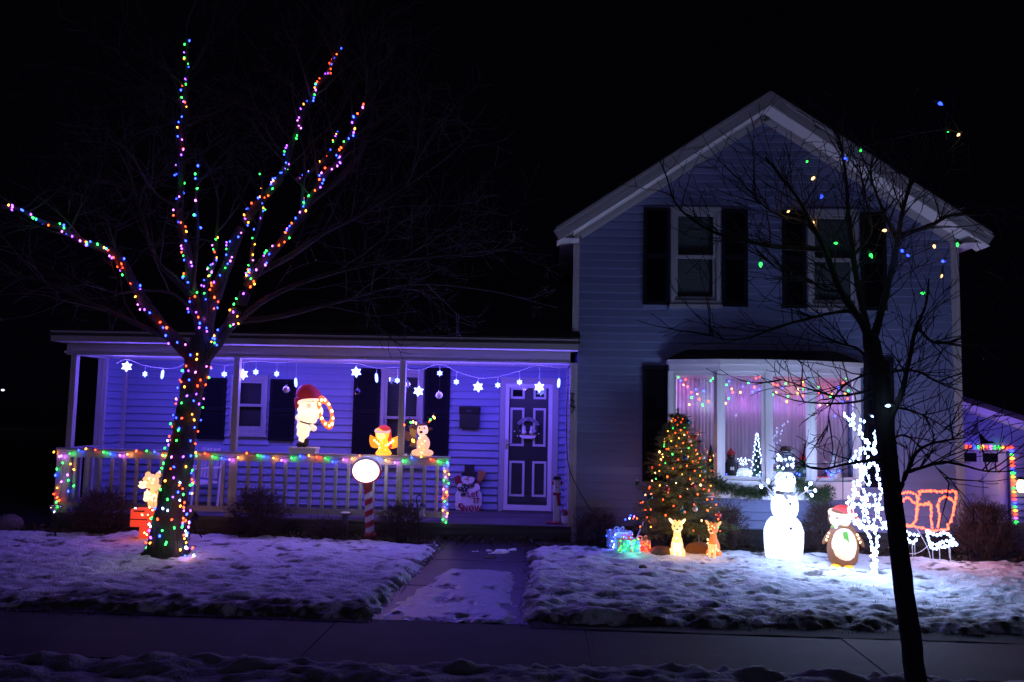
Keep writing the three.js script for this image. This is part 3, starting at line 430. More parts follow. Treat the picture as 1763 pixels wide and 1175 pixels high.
// ---------------------------------------------------------------- things on the porch
function lit(c, k, base) { return glow(c, k, base ?? [c[0] * 0.5, c[1] * 0.5, c[2] * 0.5], 0.7); }
const warmWhite = lit([1.35, 0.92, 0.58], 1.0, [0.7, 0.6, 0.5]);
const blackCloth = std(0.015, 0.015, 0.015, 0.8);
{
  // white box and the figure on it
  const a = at(501, 770, -0.02), b = at(546, 784, -0.02), bx = thing('white_box', 'white box on the porch rail under the lit white figure', 'box', V((a.x + b.x) / 2, 1.2262, -0.02));
  const w = b.x - a.x, h = a.y - 1.2262; part('box_body', rbox(w, h - 0.02, 0.2, 0.006, 0, (h - 0.02) / 2, 0), M.white, bx); part('box_lid', rbox(w + 0.014, 0.03, 0.215, 0.006, 0, h - 0.012, 0), M.white, bx);
  const base = V((a.x + b.x) / 2, a.y + 0.004, -0.02), g = thing('lit_gnome', 'glowing white bearded gnome with a long drooping red cap standing on the white box', 'lit figure', base), l = (u, v, dz = 0) => at(u, v, -0.02 + dz).sub(base), s = 11.37 / 1400;
  const beard = new Wood(); { const p = [l(520, 758), l(522, 742), l(526, 726), l(531, 712, 0.02), l(533, 700, 0.01), l(531, 690)]; const c = curve(p, 20); beard.tube(c, c.map((_, i) => [0.05, 0.085, 0.105, 0.14, 0.165, 0.15, 0.1][Math.round(i / 20 * 6)]), 14); }
  part('body', merge([beard.build(), ball(0.115, l(541, 709).x, l(541, 709).y, 0.03, 1.15, 1, 0.9), ball(0.05, l(520, 758).x, l(520, 758).y, 0), ball(0.1, l(531, 690).x, l(531, 690).y, 0)]), warmWhite, g);
  part('nose', ball(0.035, l(537, 700).x, l(537, 700).y, 0.16), lit([1.3, 0.6, 0.4], 0.8), g);
  const cap = new Wood(); { const p = [l(535, 693), l(534, 684), l(527, 676), l(519, 684), l(514, 697), l(512.5, 708)], c = curve(p, 24); cap.tube(c, c.map((_, i) => 0.165 * Math.pow(1 - i / 24, 0.75) + 0.012), 14); } part('cap', cap.build(), lit([0.2, 0.006, 0.01], 0.45, [0.3, 0.015, 0.02]), g);
  part('cap_brim', put(new THREE.TorusGeometry(0.155, 0.028, 8, 20), l(534.5, 693).x, l(534.5, 693).y, 0, Math.PI / 2 - 0.15, 0.12), lit([1.3, 0.85, 0.6], 0.9), g);
  part('scarf', put(new THREE.TorusGeometry(0.1, 0.022, 6, 18), l(528, 727).x, l(528, 727).y, 0, Math.PI / 2, -0.25), std(0.03, 0.09, 0.03), g);
  for (const [u1, v1, u2, v2] of [[519, 731, 513, 719], [533, 731, 540, 738]]) part('arm', merge([rod(l(u1, v1, 0.04), l(u2, v2, 0.06), 0.042, 0.032, 10), ball(0.042, ...l(u2, v2, 0.06).toArray())]), lit([1.2, 0.85, 0.75], 0.8), g);
  for (const [u, dz] of [[516.5, 0.02], [525.5, 0.03]]) part('boot', merge([ball(0.042, l(u, 766).x, l(u, 766).y, dz, 1.1, 0.9, 1.4), rod(l(u + 1, 766, dz), l(u + 2, 757, 0), 0.035, 0.034, 8)]), blackCloth, g);
  const c = l(560, 711, 0.02), wr = thing('lit_wreath', 'orange-red lit wreath held out at the right of the white gnome', 'wreath', base.clone().add(c));
  const ring = new THREE.TorusGeometry(0.15, 0.045, 8, 26); ring.scale(0.55, 1.28, 1); part('ring', put(ring, 0, 0, 0, 0, 0.5, 0.33), lit([1.1, 0.2, 0.03], 0.9, [0.4, 0.1, 0.05]), wr);
  for (let i = 0; i < 11; i++) { const t = i / 11 * 6.283, q = V(0.15 * 0.55 * Math.cos(t), 0.15 * 1.28 * Math.sin(t), 0.045).applyEuler(new THREE.Euler(0, 0.5, 0.33)); bulb(wr, 'warm', q, 0.02); }
  part('hanger', rod(l(540, 738, 0.06).sub(c), V(-0.06, -0.12, 0.01), 0.008), M.cable, wr);
  lamp(wr, [1, 0.4, 0.2], 0.12, V(0.06, 0, 0.12), 3); lamp(wr, [1, 0.4, 0.3], 0.3, V(0.1, 0.05, -0.3), 3); lamp(g, [1, 0.75, 0.5], 0.1, V(0.05, 0.5, 0.3), 5);
}
{
  // yellow angel on the rail
  const base = V(at(659.5, 785, 0).x, 1.2264, -0.02), g = thing('lit_angel', 'small glowing yellow angel figure with a red cap on the porch rail', 'lit figure', base), l = (u, v, dz = 0) => at(u, v, -0.02 + dz).sub(base), y = lit([1.9, 0.72, 0.05], 0.85);
  part('gown', lathe([[0, 0], [0.1, 0], [0.115, 0.02], [0.1, 0.05], [0.062, 0.1], [0.066, 0.16], [0.058, 0.22], [0.03, 0.26], [0, 0.262]], 16), y, g);
  const h = l(658.5, 747); part('head', ball(0.104, h.x, h.y, 0, 0.98, 1.05, 0.95), y, g); part('face', ball(0.07, h.x - 0.005, h.y - 0.02, 0.05, 1, 0.9, 0.8), lit([2.2, 1.5, 0.35], 1), g);
  part('cap', merge([ball(0.1, h.x + 0.015, h.y + 0.045, -0.012, 1, 0.75, 1), rod(V(h.x + 0.075, h.y + 0.02, -0.02), V(h.x + 0.112, h.y - 0.16, -0.01), 0.045, 0.022, 10), ball(0.03, h.x + 0.112, h.y - 0.17, -0.01)]), lit([0.9, 0.06, 0.04], 0.6), g); part('cap_brim', put(new THREE.TorusGeometry(0.095, 0.022, 6, 20), h.x, h.y + 0.04, 0.0, Math.PI / 2 + 0.25), lit([1.2, 0.7, 0.6], 0.6), g);
  for (const s of [-1, 1]) { const q = new THREE.Shape(); q.moveTo(0, -0.03); q.quadraticCurveTo(0.05, -0.09, 0.13, -0.05); q.quadraticCurveTo(0.17, 0.02, 0.15, 0.1); q.quadraticCurveTo(0.09, 0.06, 0, 0.05); const e = new THREE.ExtrudeGeometry(q, { depth: 0.02, bevelEnabled: true, bevelSize: 0.008, bevelThickness: 0.008, bevelSegments: 2 }); e.scale(s, 1, 1); part('wing', put(e, s * 0.045, 0.165, -0.03), lit([1.9, 0.6, 0.05], 0.7), g); for (let i = 0; i < 3; i++) bulb(g, 'warm', V(s * (0.07 + 0.03 * i), 0.15 + 0.025 * i, 0.02), 0.013); }
  for (let i = 0; i < 6; i++) bulb(g, 'warm', V(0.05 * Math.sin(i * 2.4), 0.03 + i * 0.036, 0.065 - 0.003 * i), 0.011);
  lamp(g, [1, 0.55, 0.08], 0.06, V(0, 0.2, 0.25), 4); lamp(g, [1, 0.55, 0.08], 0.04, V(0, 0.25, -0.25), 4);
}
{
  // seated fawn with antlers on the rail
  const base = V(at(727, 786, 0).x, 1.2264, -0.02), g = thing('lit_reindeer_fawn', 'small glowing peach reindeer fawn with dark antlers sitting on the porch rail', 'lit figure', base), l = (u, v, dz = 0) => at(u, v, -0.02 + dz).sub(base), y = lit([1.5, 0.72, 0.4], 0.62);
  part('body', merge([ball(0.1, 0.005, 0.17, -0.01, 0.92, 1.15, 0.85), ball(0.07, 0, 0.06, 0.02, 1.3, 0.8, 1), rod(V(0.0, 0.24, 0), V(0, 0.32, 0.01), 0.05, 0.045, 12)]), y, g);
  for (const s of [-1, 1]) { part('hind_leg', merge([ball(0.06, s * 0.085, 0.045, 0.03, 1.15, 0.75, 1.3)]), y, g); part('foreleg', merge([rod(V(s * 0.05, 0.2, 0.06), V(s * 0.045, 0.02, 0.1), 0.028, 0.022, 8), ball(0.026, s * 0.045, 0.018, 0.105, 1, 0.7, 1.2)]), y, g); }
  const h = l(727.5, 741); part('head', merge([ball(0.082, h.x, h.y, 0.0, 0.95, 1.1, 0.95), ball(0.056, h.x, h.y - 0.045, 0.055, 0.9, 0.8, 1.1)]), lit([1.55, 0.85, 0.6], 0.7), g); part('nose', ball(0.022, h.x - 0.003, h.y - 0.025, 0.115, 1.1, 0.8, 0.7), blackCloth, g);
  for (const s of [-1, 1]) { part('eye', ball(0.011, h.x + s * 0.034, h.y + 0.03, 0.074), blackCloth, g); part('ear', merge([ball(0.045, h.x + s * 0.095, h.y + 0.02, -0.01, 1, 0.45, 0.4)]).rotateZ(0), std(0.14, 0.05, 0.03, 0.8), g); }
  part('forelock', ball(0.06, h.x - 0.01, h.y + 0.07, 0.005, 1.1, 0.4, 0.9), std(0.16, 0.06, 0.03, 0.8), g); part('collar', put(new THREE.TorusGeometry(0.05, 0.012, 6, 16), 0, 0.3, 0.006, Math.PI / 2), blackCloth, g);
  const ant = new Wood(); for (const [q, r] of [[[[722, 731], [711, 727], [700, 726], [694, 733]], 0.02], [[[706, 726], [704, 719]], 0.013], [[[714, 728], [712, 721]], 0.013], [[[732, 731], [739, 727], [745, 719], [747, 711]], 0.02], [[[743, 722], [750, 721]], 0.014], [[[741, 725], [736, 718]], 0.013]]) { const c = curve(q.map(([u, v]) => l(u, v, -0.01)), 8); ant.tube(c, c.map((_, i) => r * (1.1 - 0.07 * i)), 7, 0.5); } part('antlers', ant.build(), std(0.05, 0.03, 0.022, 0.9), g);
  for (const [u, v, c] of [[696, 732, 'orange'], [707, 728, 'green'], [711, 727, 'warm'], [716, 729, 'warm'], [739, 726, 'red'], [741, 723, 'green'], [746, 718, 'warm'], [748, 720, 'amber']]) bulb(g, c, l(u, v, 0.02), 0.013);
  for (let i = 0; i < 6; i++) bulb(g, 'warm', V(0.045 * Math.sin(i * 2.1), 0.05 + i * 0.04, 0.1 - 0.004 * i), 0.009);
  for (const [x, yy] of [[-0.125, 0.215], [-0.145, 0.2], [-0.12, 0.19], [-0.148, 0.222]]) bulb(g, 'amber', V(x, yy, 0.02), 0.011);
  lamp(g, [1, 0.5, 0.25], 0.05, V(0, 0.2, 0.25), 4);
}
{
  // wooden snowman board
  const Z = PZ + 0.07, a = at(806, 883, Z), base = V(a.x, 0.321, Z), g = thing('snowman_board', 'plank snowman board with black hat, mitten and broom reading LET IT SNOW', 'sign', base), l = (u, v, dz = 0) => at(u, v, Z + dz).sub(base);
  const ext = (pts, d, m, name, z = 0, label) => { const s = new THREE.Shape(pts.map(([u, v]) => { const q = l(u, v); return new THREE.Vector2(q.x, q.y); })); const e = new THREE.ExtrudeGeometry(s, { depth: d, bevelEnabled: true, bevelSize: 0.003, bevelThickness: 0.003, bevelSegments: 1 }); e.translate(0, 0, z); return part(name, e, m, g, label); };
  const wht = std(0.7, 0.68, 0.7, 0.7), edges = [784, 792.5, 802.5, 811.5, 820.5, 829.5];
  const oval = (u) => { const t = (u - 806.5) / 23.6; return [845.5 - (38) * 0.02 + 0, Math.sqrt(Math.max(0, 1 - t * t))]; };
  for (let i = 0; i < 5; i++) { const u0 = edges[i] + 0.35, u1 = edges[i + 1] - 0.35, top = [], bot = []; for (let k = 0; k <= 4; k++) { const u = u0 + (u1 - u0) * k / 4, q = oval(u)[1]; top.push([u, 861 - 27 * q]); bot.unshift([u, 866 + 16.5 * Math.pow(q, 0.5)]); } ext([...top, ...bot], 0.022, wht, 'plank'); }
  const circ = (u, v, ru, rv, n = 18) => Array.from({ length: n }, (_, i) => [u + ru * Math.cos(i / n * 6.283), v - rv * Math.sin(i / n * 6.283)]);
  ext(circ(806, 826, 11, 7.5), 0.015, wht, 'face', 0.027); ext([[799, 824], [807, 825.2], [807, 827.5]], 0.006, std(0.35, 0.05, 0.03), 'nose', 0.046); for (const u of [805, 808.5]) ext(circ(u, 822, 0.7, 0.7, 8), 0.003, blackCloth, 'eye', 0.046);
  ext([[800.5, 800.5], [817, 800.5], [816.5, 812], [819, 815], [821, 822], [795, 819], [794.5, 815], [800.5, 812.5]], 0.02, blackCloth, 'hat', 0.024);
  ext([[795, 832], [807, 834.5], [818, 831.5], [817, 837], [806, 840], [803, 848], [801, 853.5], [793.5, 853.5], [796, 846], [789, 845], [790, 840], [797, 837.5]], 0.012, std(0.025, 0.028, 0.035), 'scarf', 0.03);
  for (const [u, v] of [[798, 833], [805, 834.5], [813, 833.5], [810, 836.3], [803.5, 838.7], [793, 841], [798, 838.5], [800, 842.5], [797, 848.5], [801, 847.5]]) ext(circ(u, v, 0.6, 0.6, 6), 0.002, wht, 'scarf_dot', 0.0455);
  ext([[790, 833], [796.5, 832.5], [795, 838.5], [787, 838.7]], 0.02, wht, 'arm', 0.002); ext([[782, 822], [786, 821], [788, 818.5], [791, 819], [793, 826], [794, 831], [785, 834]], 0.02, std(0.2, 0.015, 0.02), 'mitten', 0.006);
  ext([[824.5, 809.5], [837, 813.5], [834, 822], [828, 830], [822.5, 827]], 0.02, std(0.32, 0.14, 0.04, 0.9), 'broom', 0.004); ext([[822, 826.5], [828.5, 830], [826, 838], [822, 836]], 0.02, std(0.2, 0.02, 0.02), 'broom_band', 0.006); ext([[818, 834], [823, 833], [826, 837.5], [826, 843], [816, 848]], 0.016, wht, 'arm', 0.0235);
  const word = (s, u, v, h, rz = 0) => { const c = l(u, v), q = part('lettering', text(s, h, 0.008, sansFont), std(0.25, 0.015, 0.03), g); q.position.set(c.x, c.y, 0.045); q.rotation.z = rz; return q; };
  word('Let', 814.5, 850.5, 0.085, 0.05); word('IT', 820.5, 862, 0.08); word('S', 793.5, 874, 0.135); word('NOW', 813.5, 875, 0.09, 0.02);
}
{
  // tall wooden snowman post by the door
  const p = foot(0, 0), Z = -0.25, b = at(957, 897, Z), base = V(b.x, 0.321, Z), g = thing('snowman_post', 'tall narrow wooden snowman post with red ear muffs and scarf beside the front door', 'figure', base), s = (11.6) / 1400, wht = std(0.68, 0.66, 0.66, 0.7);
  part('foot_board', rbox(0.26, 0.02, 0.16, 0.006, 0, 0.01, 0), std(0.3, 0.03, 0.03), g); part('post', rbox(0.09, 0.5, 0.085, 0.012, 0.01, 0.27, 0), wht, g);
  part('head', rbox(0.1, 0.2, 0.09, 0.03, 0.01, 0.51, 0), wht, g); part('hat', merge([rbox(0.13, 0.012, 0.12, 0.004, 0.01, 0.615, 0), rbox(0.1, 0.03, 0.09, 0.005, 0.012, 0.632, 0)]), blackCloth, g);
  part('nose', put(new THREE.ConeGeometry(0.014, 0.06, 8), 0.0, 0.505, 0.07, Math.PI / 2), std(0.5, 0.1, 0.03), g); for (const q of [-1, 1]) { part('ear_muff', ball(0.032, 0.01 + q * 0.06, 0.56, 0, 0.5, 1, 1), M.red, g); part('eye', ball(0.007, 0.01 + q * 0.02, 0.55, 0.045), blackCloth, g); }
  part('scarf', merge([rbox(0.115, 0.035, 0.105, 0.01, 0.01, 0.41, 0), rbox(0.045, 0.17, 0.02, 0.006, 0.035, 0.33, 0.05, 0, 0, 0.12)]), std(0.28, 0.02, 0.03), g);
  const q = at(976, 884, -0.12), k = thing('planter_basket', 'small white basket of red greenery in the porch corner beside the wooden snowman post', 'basket', V(q.x - 0.005, 0.321, -0.14));
  part('basket', lathe([[0, 0], [0.05, 0], [0.065, 0.05], [0.075, 0.12], [0.068, 0.125], [0.058, 0.05], [0, 0.03]], 14), M.white, k); part('handle', put(new THREE.TorusGeometry(0.065, 0.005, 5, 16, Math.PI), 0, 0.12, 0), M.whiteWire, k); const lf = []; for (let i = 0; i < 26; i++) lf.push(ball(0.02, rr(-0.05, 0.05), 0.15 + rr(-0.02, 0.05), rr(-0.05, 0.05), 1, 0.6, 1, 6)); part('red_flowers', merge(lf), std(0.25, 0.02, 0.03), k);
}
{
  // wall mailbox
  const a = at(792, 700, PZ + 0.08), b = at(825, 738, PZ + 0.08), w = b.x - a.x, h = a.y - b.y, g = thing('wall_mailbox', 'black wall mailbox between the shutter and the front door', 'mailbox', V((a.x + b.x) / 2, b.y, PZ + 0.018));
  part('mailbox_body', rbox(w, h * 0.86, 0.1, 0.008, 0, h * 0.43, 0.055), M.metal, g); part('lid', rbox(w + 0.015, h * 0.34, 0.115, 0.01, 0, h * 0.83, 0.062, 0.12), M.metal, g); part('lettering', text('MAIL', 0.026, 0.003, sansFont), std(0.1, 0.09, 0.12), g).position.set(0, h * 0.8, 0.122); part('newspaper_hook', merge([rod(V(-w * 0.3, 0.01, 0.05), V(-w * 0.3, -0.03, 0.09), 0.006), rod(V(w * 0.3, 0.01, 0.05), V(w * 0.3, -0.03, 0.09), 0.006)]), M.metal, g);
}
{
  // plaque on the door
  const Z = PZ + 0.012, c = at(909, 738, Z), g = thing('door_plaque', 'arched holiday plaque with two little snowmen hung on the front door', 'plaque', c), l = (u, v, dz = 0) => at(u, v, Z + dz).sub(c);
  part('ring', put(new THREE.TorusGeometry(0.15, 0.022, 6, 30), 0, 0.005, 0.012), std(0.03, 0.05, 0.03, 0.9), g);
  const arc = new THREE.Shape(); arc.absarc(0, 0, 0.2, 0.55, Math.PI - 0.55, false); arc.absarc(0, 0, 0.15, Math.PI - 0.55, 0.55, true); const e = new THREE.ExtrudeGeometry(arc, { depth: 0.012, bevelEnabled: false, curveSegments: 24 }); part('banner', put(e, 0, -0.03, 0.035), std(0.35, 0.33, 0.4), g);
  [...'HAPPY HOLIDAYS'].forEach((ch, i, all) => { if (ch === ' ') return; const t = Math.PI - 0.66 - i / (all.length - 1) * (Math.PI - 1.32), q = part('letter', text(ch, 0.028, 0.004, sansFont), std(0.02, 0.02, 0.05), g); q.position.set(Math.cos(t) * 0.175, Math.sin(t) * 0.175 - 0.03, 0.0475); q.rotation.z = t - Math.PI / 2; });
  const base = new THREE.Shape(); base.moveTo(-0.13, 0.01); base.quadraticCurveTo(0, 0.03, 0.13, 0.01); base.lineTo(0.12, -0.02); base.quadraticCurveTo(0, -0.07, -0.12, -0.02); const be = new THREE.ExtrudeGeometry(base, { depth: 0.02, bevelEnabled: false }); part('snow_base', put(be, 0, -0.115, 0.03), M.white, g);
  for (const s of [-1, 1]) part('little_snowman', merge([ball(0.036, s * 0.058, -0.06, 0.04), ball(0.027, s * 0.058, -0.012, 0.045), put(new THREE.CylinderGeometry(0.02, 0.02, 0.03, 10), s * 0.058, 0.022, 0.045)]), s < 0 ? M.white : std(0.6, 0.58, 0.6), g);
  part('plank_trim', box(0.24, 0.012, 0.01, 0.02, -0.1, 0.055), std(0.35, 0.15, 0.03), g);
  for (const [x, y] of [[-0.21, -0.05], [-0.13, -0.045], [0.16, 0.06], [0.17, -0.08], [-0.16, -0.12], [0.06, -0.16], [0.12, -0.04]]) part('snow_dot', ball(0.012, x, y, 0.025, 1, 1, 0.5, 8), M.white, g);
}
{
  // chair behind the railing
  const p = at(330, 850, -0.8), g = thing('porch_chair', 'white porch chair behind the railing near the big tree', 'chair', V(p.x, 0.321, -0.85));
  g.rotation.y = -0.5;
  for (const s of [-1, 1]) { part('leg', rod(V(s * 0.24, 0, 0.22), V(s * 0.24, 0.6, 0.2), 0.02), M.white, g); part('leg', rod(V(s * 0.24, 0, -0.25), V(s * 0.24, 0.85, -0.3), 0.02), M.white, g); part('armrest', rbox(0.055, 0.03, 0.52, 0.01, s * 0.24, 0.6, -0.04), M.white, g); }
  part('seat', rbox(0.46, 0.04, 0.46, 0.01, 0, 0.38, -0.02), M.white, g); for (let i = -2; i <= 2; i++) part('back_slat', rbox(0.06, 0.46, 0.018, 0.006, i * 0.085, 0.66, -0.27, -0.08), M.white, g);
}
// cable from the porch corner
tag(part('extension_cord', wire([at(978, 668, 0.035), at(976, 700, 0.045), at(976.5, 780, 0.04), at(980, 806, 0.04), at(993, 838, 0.06), at(1010, 868, 0.1), at(1025, 890, 0.12), at(1030, 912, 0.2)], 0.007, 50, 5), M.cable, scene), 'dark extension cord running down the corner board into the shrub', 'cord');
// ---------------------------------------------------------------- inside the bay window
{
  const colors = [[1, 0.12, 0.08], [0.1, 1, 0.25], [0.12, 0.2, 1], [1, 0.4, 0.06], [0.8, 0.15, 1], [0.3, 0.2, 1]];
  const s = thing('icicle_light_string', 'multicolour string of small lights hung across the top of the bay window curtains', 'string lights'), names = ['green', 'blue', 'red', 'amber', 'magenta', 'red'];
  const px = [[1168, 641, 'green'], [1168, 650, 'green'], [1172, 656, 'blue'], [1181, 654, 'red'], [1177, 663, 'amber'], [1184, 666, 'orange'], [1228, 652, 'green'], [1224, 656, 'green'], [1198, 671, 'blue'], [1190, 676, 'red'], [1201, 679, 'amber'], [1212, 674, 'blue'], [1191, 685, 'green'], [1204, 688, 'red'], [1220, 692, 'red'], [1187, 697, 'amber'], [1210, 698, 'green'],
    [1251, 663, 'green'], [1256, 657, 'blue'], [1260, 670, 'amber'], [1262, 676, 'red'], [1275, 676, 'amber'], [1279, 666, 'blue'], [1289, 659, 'green'], [1309, 649, 'red'], [1302, 652, 'red'], [1299, 667, 'orange'], [1296, 675, 'blue'], [1308, 671, 'blue'], [1255, 687, 'green'], [1250, 695, 'amber'],
    [1332, 662, 'red'], [1339, 663, 'red'], [1353, 661, 'green'], [1348, 668, 'blue'], [1337, 676, 'amber'], [1357, 683, 'green'], [1374, 671, 'warm'], [1374, 678, 'amber'], [1383, 658, 'amber'], [1384, 664, 'red'], [1383, 671, 'green'], [1383, 682, 'orange'], [1355, 692, 'amber'], [1331, 680, 'green'],
    [1410, 667, 'green'], [1411, 677, 'orange'], [1415, 684, 'blue'], [1431, 683, 'green'], [1432, 679, 'amber'], [1444, 668, 'blue'], [1452, 660, 'red'], [1457, 651, 'green'], [1461, 673, 'green'], [1456, 678, 'amber'], [1460, 687, 'red'], [1412, 698, 'amber'], [1424, 696, 'amber'], [1452, 692, 'blue'], [1438, 717, 'blue']];
  const pts = px.map(([u, v]) => at(u, v, u < 1190 || u > 1445 ? 0.03 : 0.08)); px.forEach(([u, v, c], i) => bulb(s, c, pts[i], 0.013));
  for (let i = 0; i + 1 < pts.length; i++) if (pts[i].distanceTo(pts[i + 1]) < 0.3) part('wire', rod(pts[i], pts[i + 1], 0.002, 0.002, 3), M.whiteWire, s);
  let k = 0; for (let x = 1.45; x < 3.7; x += 0.165) { const c = colors[[4, 2, 1, 5, 2, 4, 5, 2, 5, 3, 2, 4, 0, 2][k % 14]]; lamp(s, c, 0.036 * (k % 3 ? 1 : 1.4), V(x, 2.26 - 0.1 * (k % 3), 0.05), 1); lamp(s, [0.5, 0.28, 1], 0.036, V(x, 2.0, 0.03), 2); k++; }
  // things on the window seat
  const on = (u, v, z) => { const p = at(u, v, z); p.y = 1.031; return p; };
  const peng = (name, label, u, z, h, cloth, coat) => { const g = thing(name, label, 'figurine', on(u, 822, z)); part('body', lathe([[0, 0], [0.075, 0], [0.085, 0.08], [0.075, 0.2], [0.05, 0.27], [0, 0.29]].map(([a, b]) => [a, b * h]), 14), coat, g); part('belly', ball(0.06, 0, 0.13 * h, 0.045, 0.85, 1.3, 0.6), std(0.5, 0.48, 0.45), g); part('head', ball(0.055, 0, 0.31 * h, 0), coat, g); part('cap', merge([put(new THREE.ConeGeometry(0.055, 0.08, 10), 0, 0.37 * h + 0.01, 0), put(new THREE.TorusGeometry(0.05, 0.013, 6, 14), 0, 0.335 * h, 0, Math.PI / 2)]), cloth, g); part('beak', put(new THREE.ConeGeometry(0.012, 0.035, 6), 0, 0.305 * h, 0.062, Math.PI / 2), std(0.5, 0.2, 0.02), g); for (const q of [-1, 1]) part('flipper', ball(0.03, q * 0.085, 0.17 * h, 0, 0.45, 1.9, 0.8), coat, g); return g; };
  peng('penguin_figurine', 'dark penguin figurine with red cap standing in the second bay window pane', 1259, 0.22, 1.0, M.red, blackCloth);
  peng('elf_figurine', 'small red-hatted green figurine in the third bay window pane', 1384, 0.18, 0.85, M.red, std(0.06, 0.12, 0.05));
  // glowing dome with a swirl of small lights over it
  const d = thing('snow_globe', 'glowing white snow globe with sparkling lights in the bay window', 'snow globe', on(1281, 822, 0.24));
  part('base', lathe([[0, 0], [0.105, 0], [0.105, 0.03], [0.085, 0.12], [0.05, 0.145], [0, 0.15]], 18), glow([0.5, 0.66, 0.9], 0.95, [0.4, 0.4, 0.4]), d); part('globe', ball(0.11, 0, 0.2, 0, 1, 0.9, 1, 18), M.glass, d);
  const sp = []; for (let i = 0; i < 26; i++) { const t = rr(0, 6.283), q = Math.sqrt(rnd()) * 0.085; sp.push(V(Math.cos(t) * q, 0.18 + rr(0, 0.1), Math.sin(t) * q)); } sp.forEach((p) => bulb(d, 'white', p, 0.006)); for (let i = 0; i < 34; i++) { const t = rr(0, 3.14), y = rr(0.01, 0.12), q = 0.108 - 0.2 * Math.max(0, y - 0.03) * 0.8; bulb(d, 'white', V(Math.cos(t) * q, y, Math.sin(t) * q), 0.0055); }
  lamp(d, [0.6, 0.75, 1], 0.02, V(0, 0.2, 0.15), 2);
  const t = thing('lit_table_tree', 'slim cone tree of white lights in the bay window beside the snow globe', 'lit tree', on(1304, 823, 0.2)); part('cone', lathe([[0, 0], [0.07, 0], [0.05, 0.18], [0.022, 0.4], [0, 0.62]], 12), std(0.02, 0.05, 0.03, 0.9), t);
  for (let i = 0; i < 62; i++) { const y = 0.02 + 0.6 * Math.pow(i / 62, 1.15), q = 0.075 * (1 - y / 0.66) + 0.004, a = i * 2.4; bulb(t, 'white', V(Math.cos(a) * q * 1.25, y, Math.sin(a) * q), 0.0075); }
  const sn = thing('snowman_figurine', 'grey snowman figurine in a hat in the right bay window pane', 'figurine', on(1437, 826, 0.18)), gw = std(0.5, 0.48, 0.5); part('body', merge([ball(0.09, 0, 0.09, 0), ball(0.068, 0, 0.21, 0), ball(0.05, 0, 0.31, 0)]), gw, sn); part('hat', merge([put(new THREE.CylinderGeometry(0.04, 0.045, 0.06, 12), 0, 0.38, 0), put(new THREE.CylinderGeometry(0.065, 0.065, 0.01, 12), 0, 0.35, 0)]), std(0.25, 0.22, 0.3), sn); for (const q of [-1, 1]) part('arm', rod(V(q * 0.05, 0.22, 0), V(q * 0.14, 0.27, 0.02), 0.012), gw, sn);
  const dk = thing('dark_table_tree', 'small dark artificial tree in the left bay window pane behind the outdoor tree', 'artificial tree', on(1224, 824, 0.12)); const cn = []; for (let i = 0; i < 5; i++) cn.push(put(new THREE.ConeGeometry(0.1 - i * 0.016, 0.14, 9, 1), 0, 0.1 + i * 0.075, 0)); part('crown', merge(cn), std(0.02, 0.035, 0.02, 0.95), dk); part('trunk', put(new THREE.CylinderGeometry(0.015, 0.02, 0.06, 7), 0, 0.03, 0), M.twig, dk); for (const [x, y, c] of [[0.04, 0.14, 'blue'], [0.07, 0.2, 'red'], [-0.02, 0.24, 'amber'], [0.03, 0.3, 'warm']]) bulb(dk, c, V(x, y, 0.07), 0.009);
  const bl = thing('blue_light_string', 'row of little blue lights lying along the bay window seat', 'string lights'); for (const [u, v] of [[1252, 811], [1258, 812], [1265, 812], [1308, 814], [1372, 809], [1377, 812], [1366, 812], [1424, 806], [1436, 809], [1446, 806], [1431, 812]]) bulb(bl, 'blue', at(u, v + 6, 0.26), 0.014);
  lamp(bl, [0.2, 0.25, 1], 0.012, at(1256, 808, 0.27)); lamp(bl, [0.2, 0.25, 1], 0.012, at(1436, 800, 0.2));
}
function fir(list, count, len, spread, mb, thick = 1) {   // fir needles round a line of points
  for (let i = 0; i < count; i++) { const k = rr(0, list.length - 1.001), a = Math.floor(k), p = list[a].clone().lerp(list[a + 1], k - a), ax = list[a + 1].clone().sub(list[a]).normalize(), d = V(rr(-1, 1), rr(-1, 1), rr(-1, 1)).normalize().multiplyScalar(spread).addScaledVector(ax, 0.7).normalize(), L = len * rr(0.6, 1.2), s = d.clone().cross(V(rr(-1, 1), rr(-1, 1), rr(-1, 1))).normalize().multiplyScalar(len * 0.045 * thick), e = p.clone().addScaledVector(d, L); mb.push(p.x - s.x, p.y - s.y, p.z - s.z, p.x + s.x, p.y + s.y, p.z + s.z, e.x, e.y, e.z); }
}
const needleMesh = (v) => { const g = new THREE.BufferGeometry(); g.setAttribute('position', new THREE.Float32BufferAttribute(v, 3)); g.computeVertexNormals(); return g; };
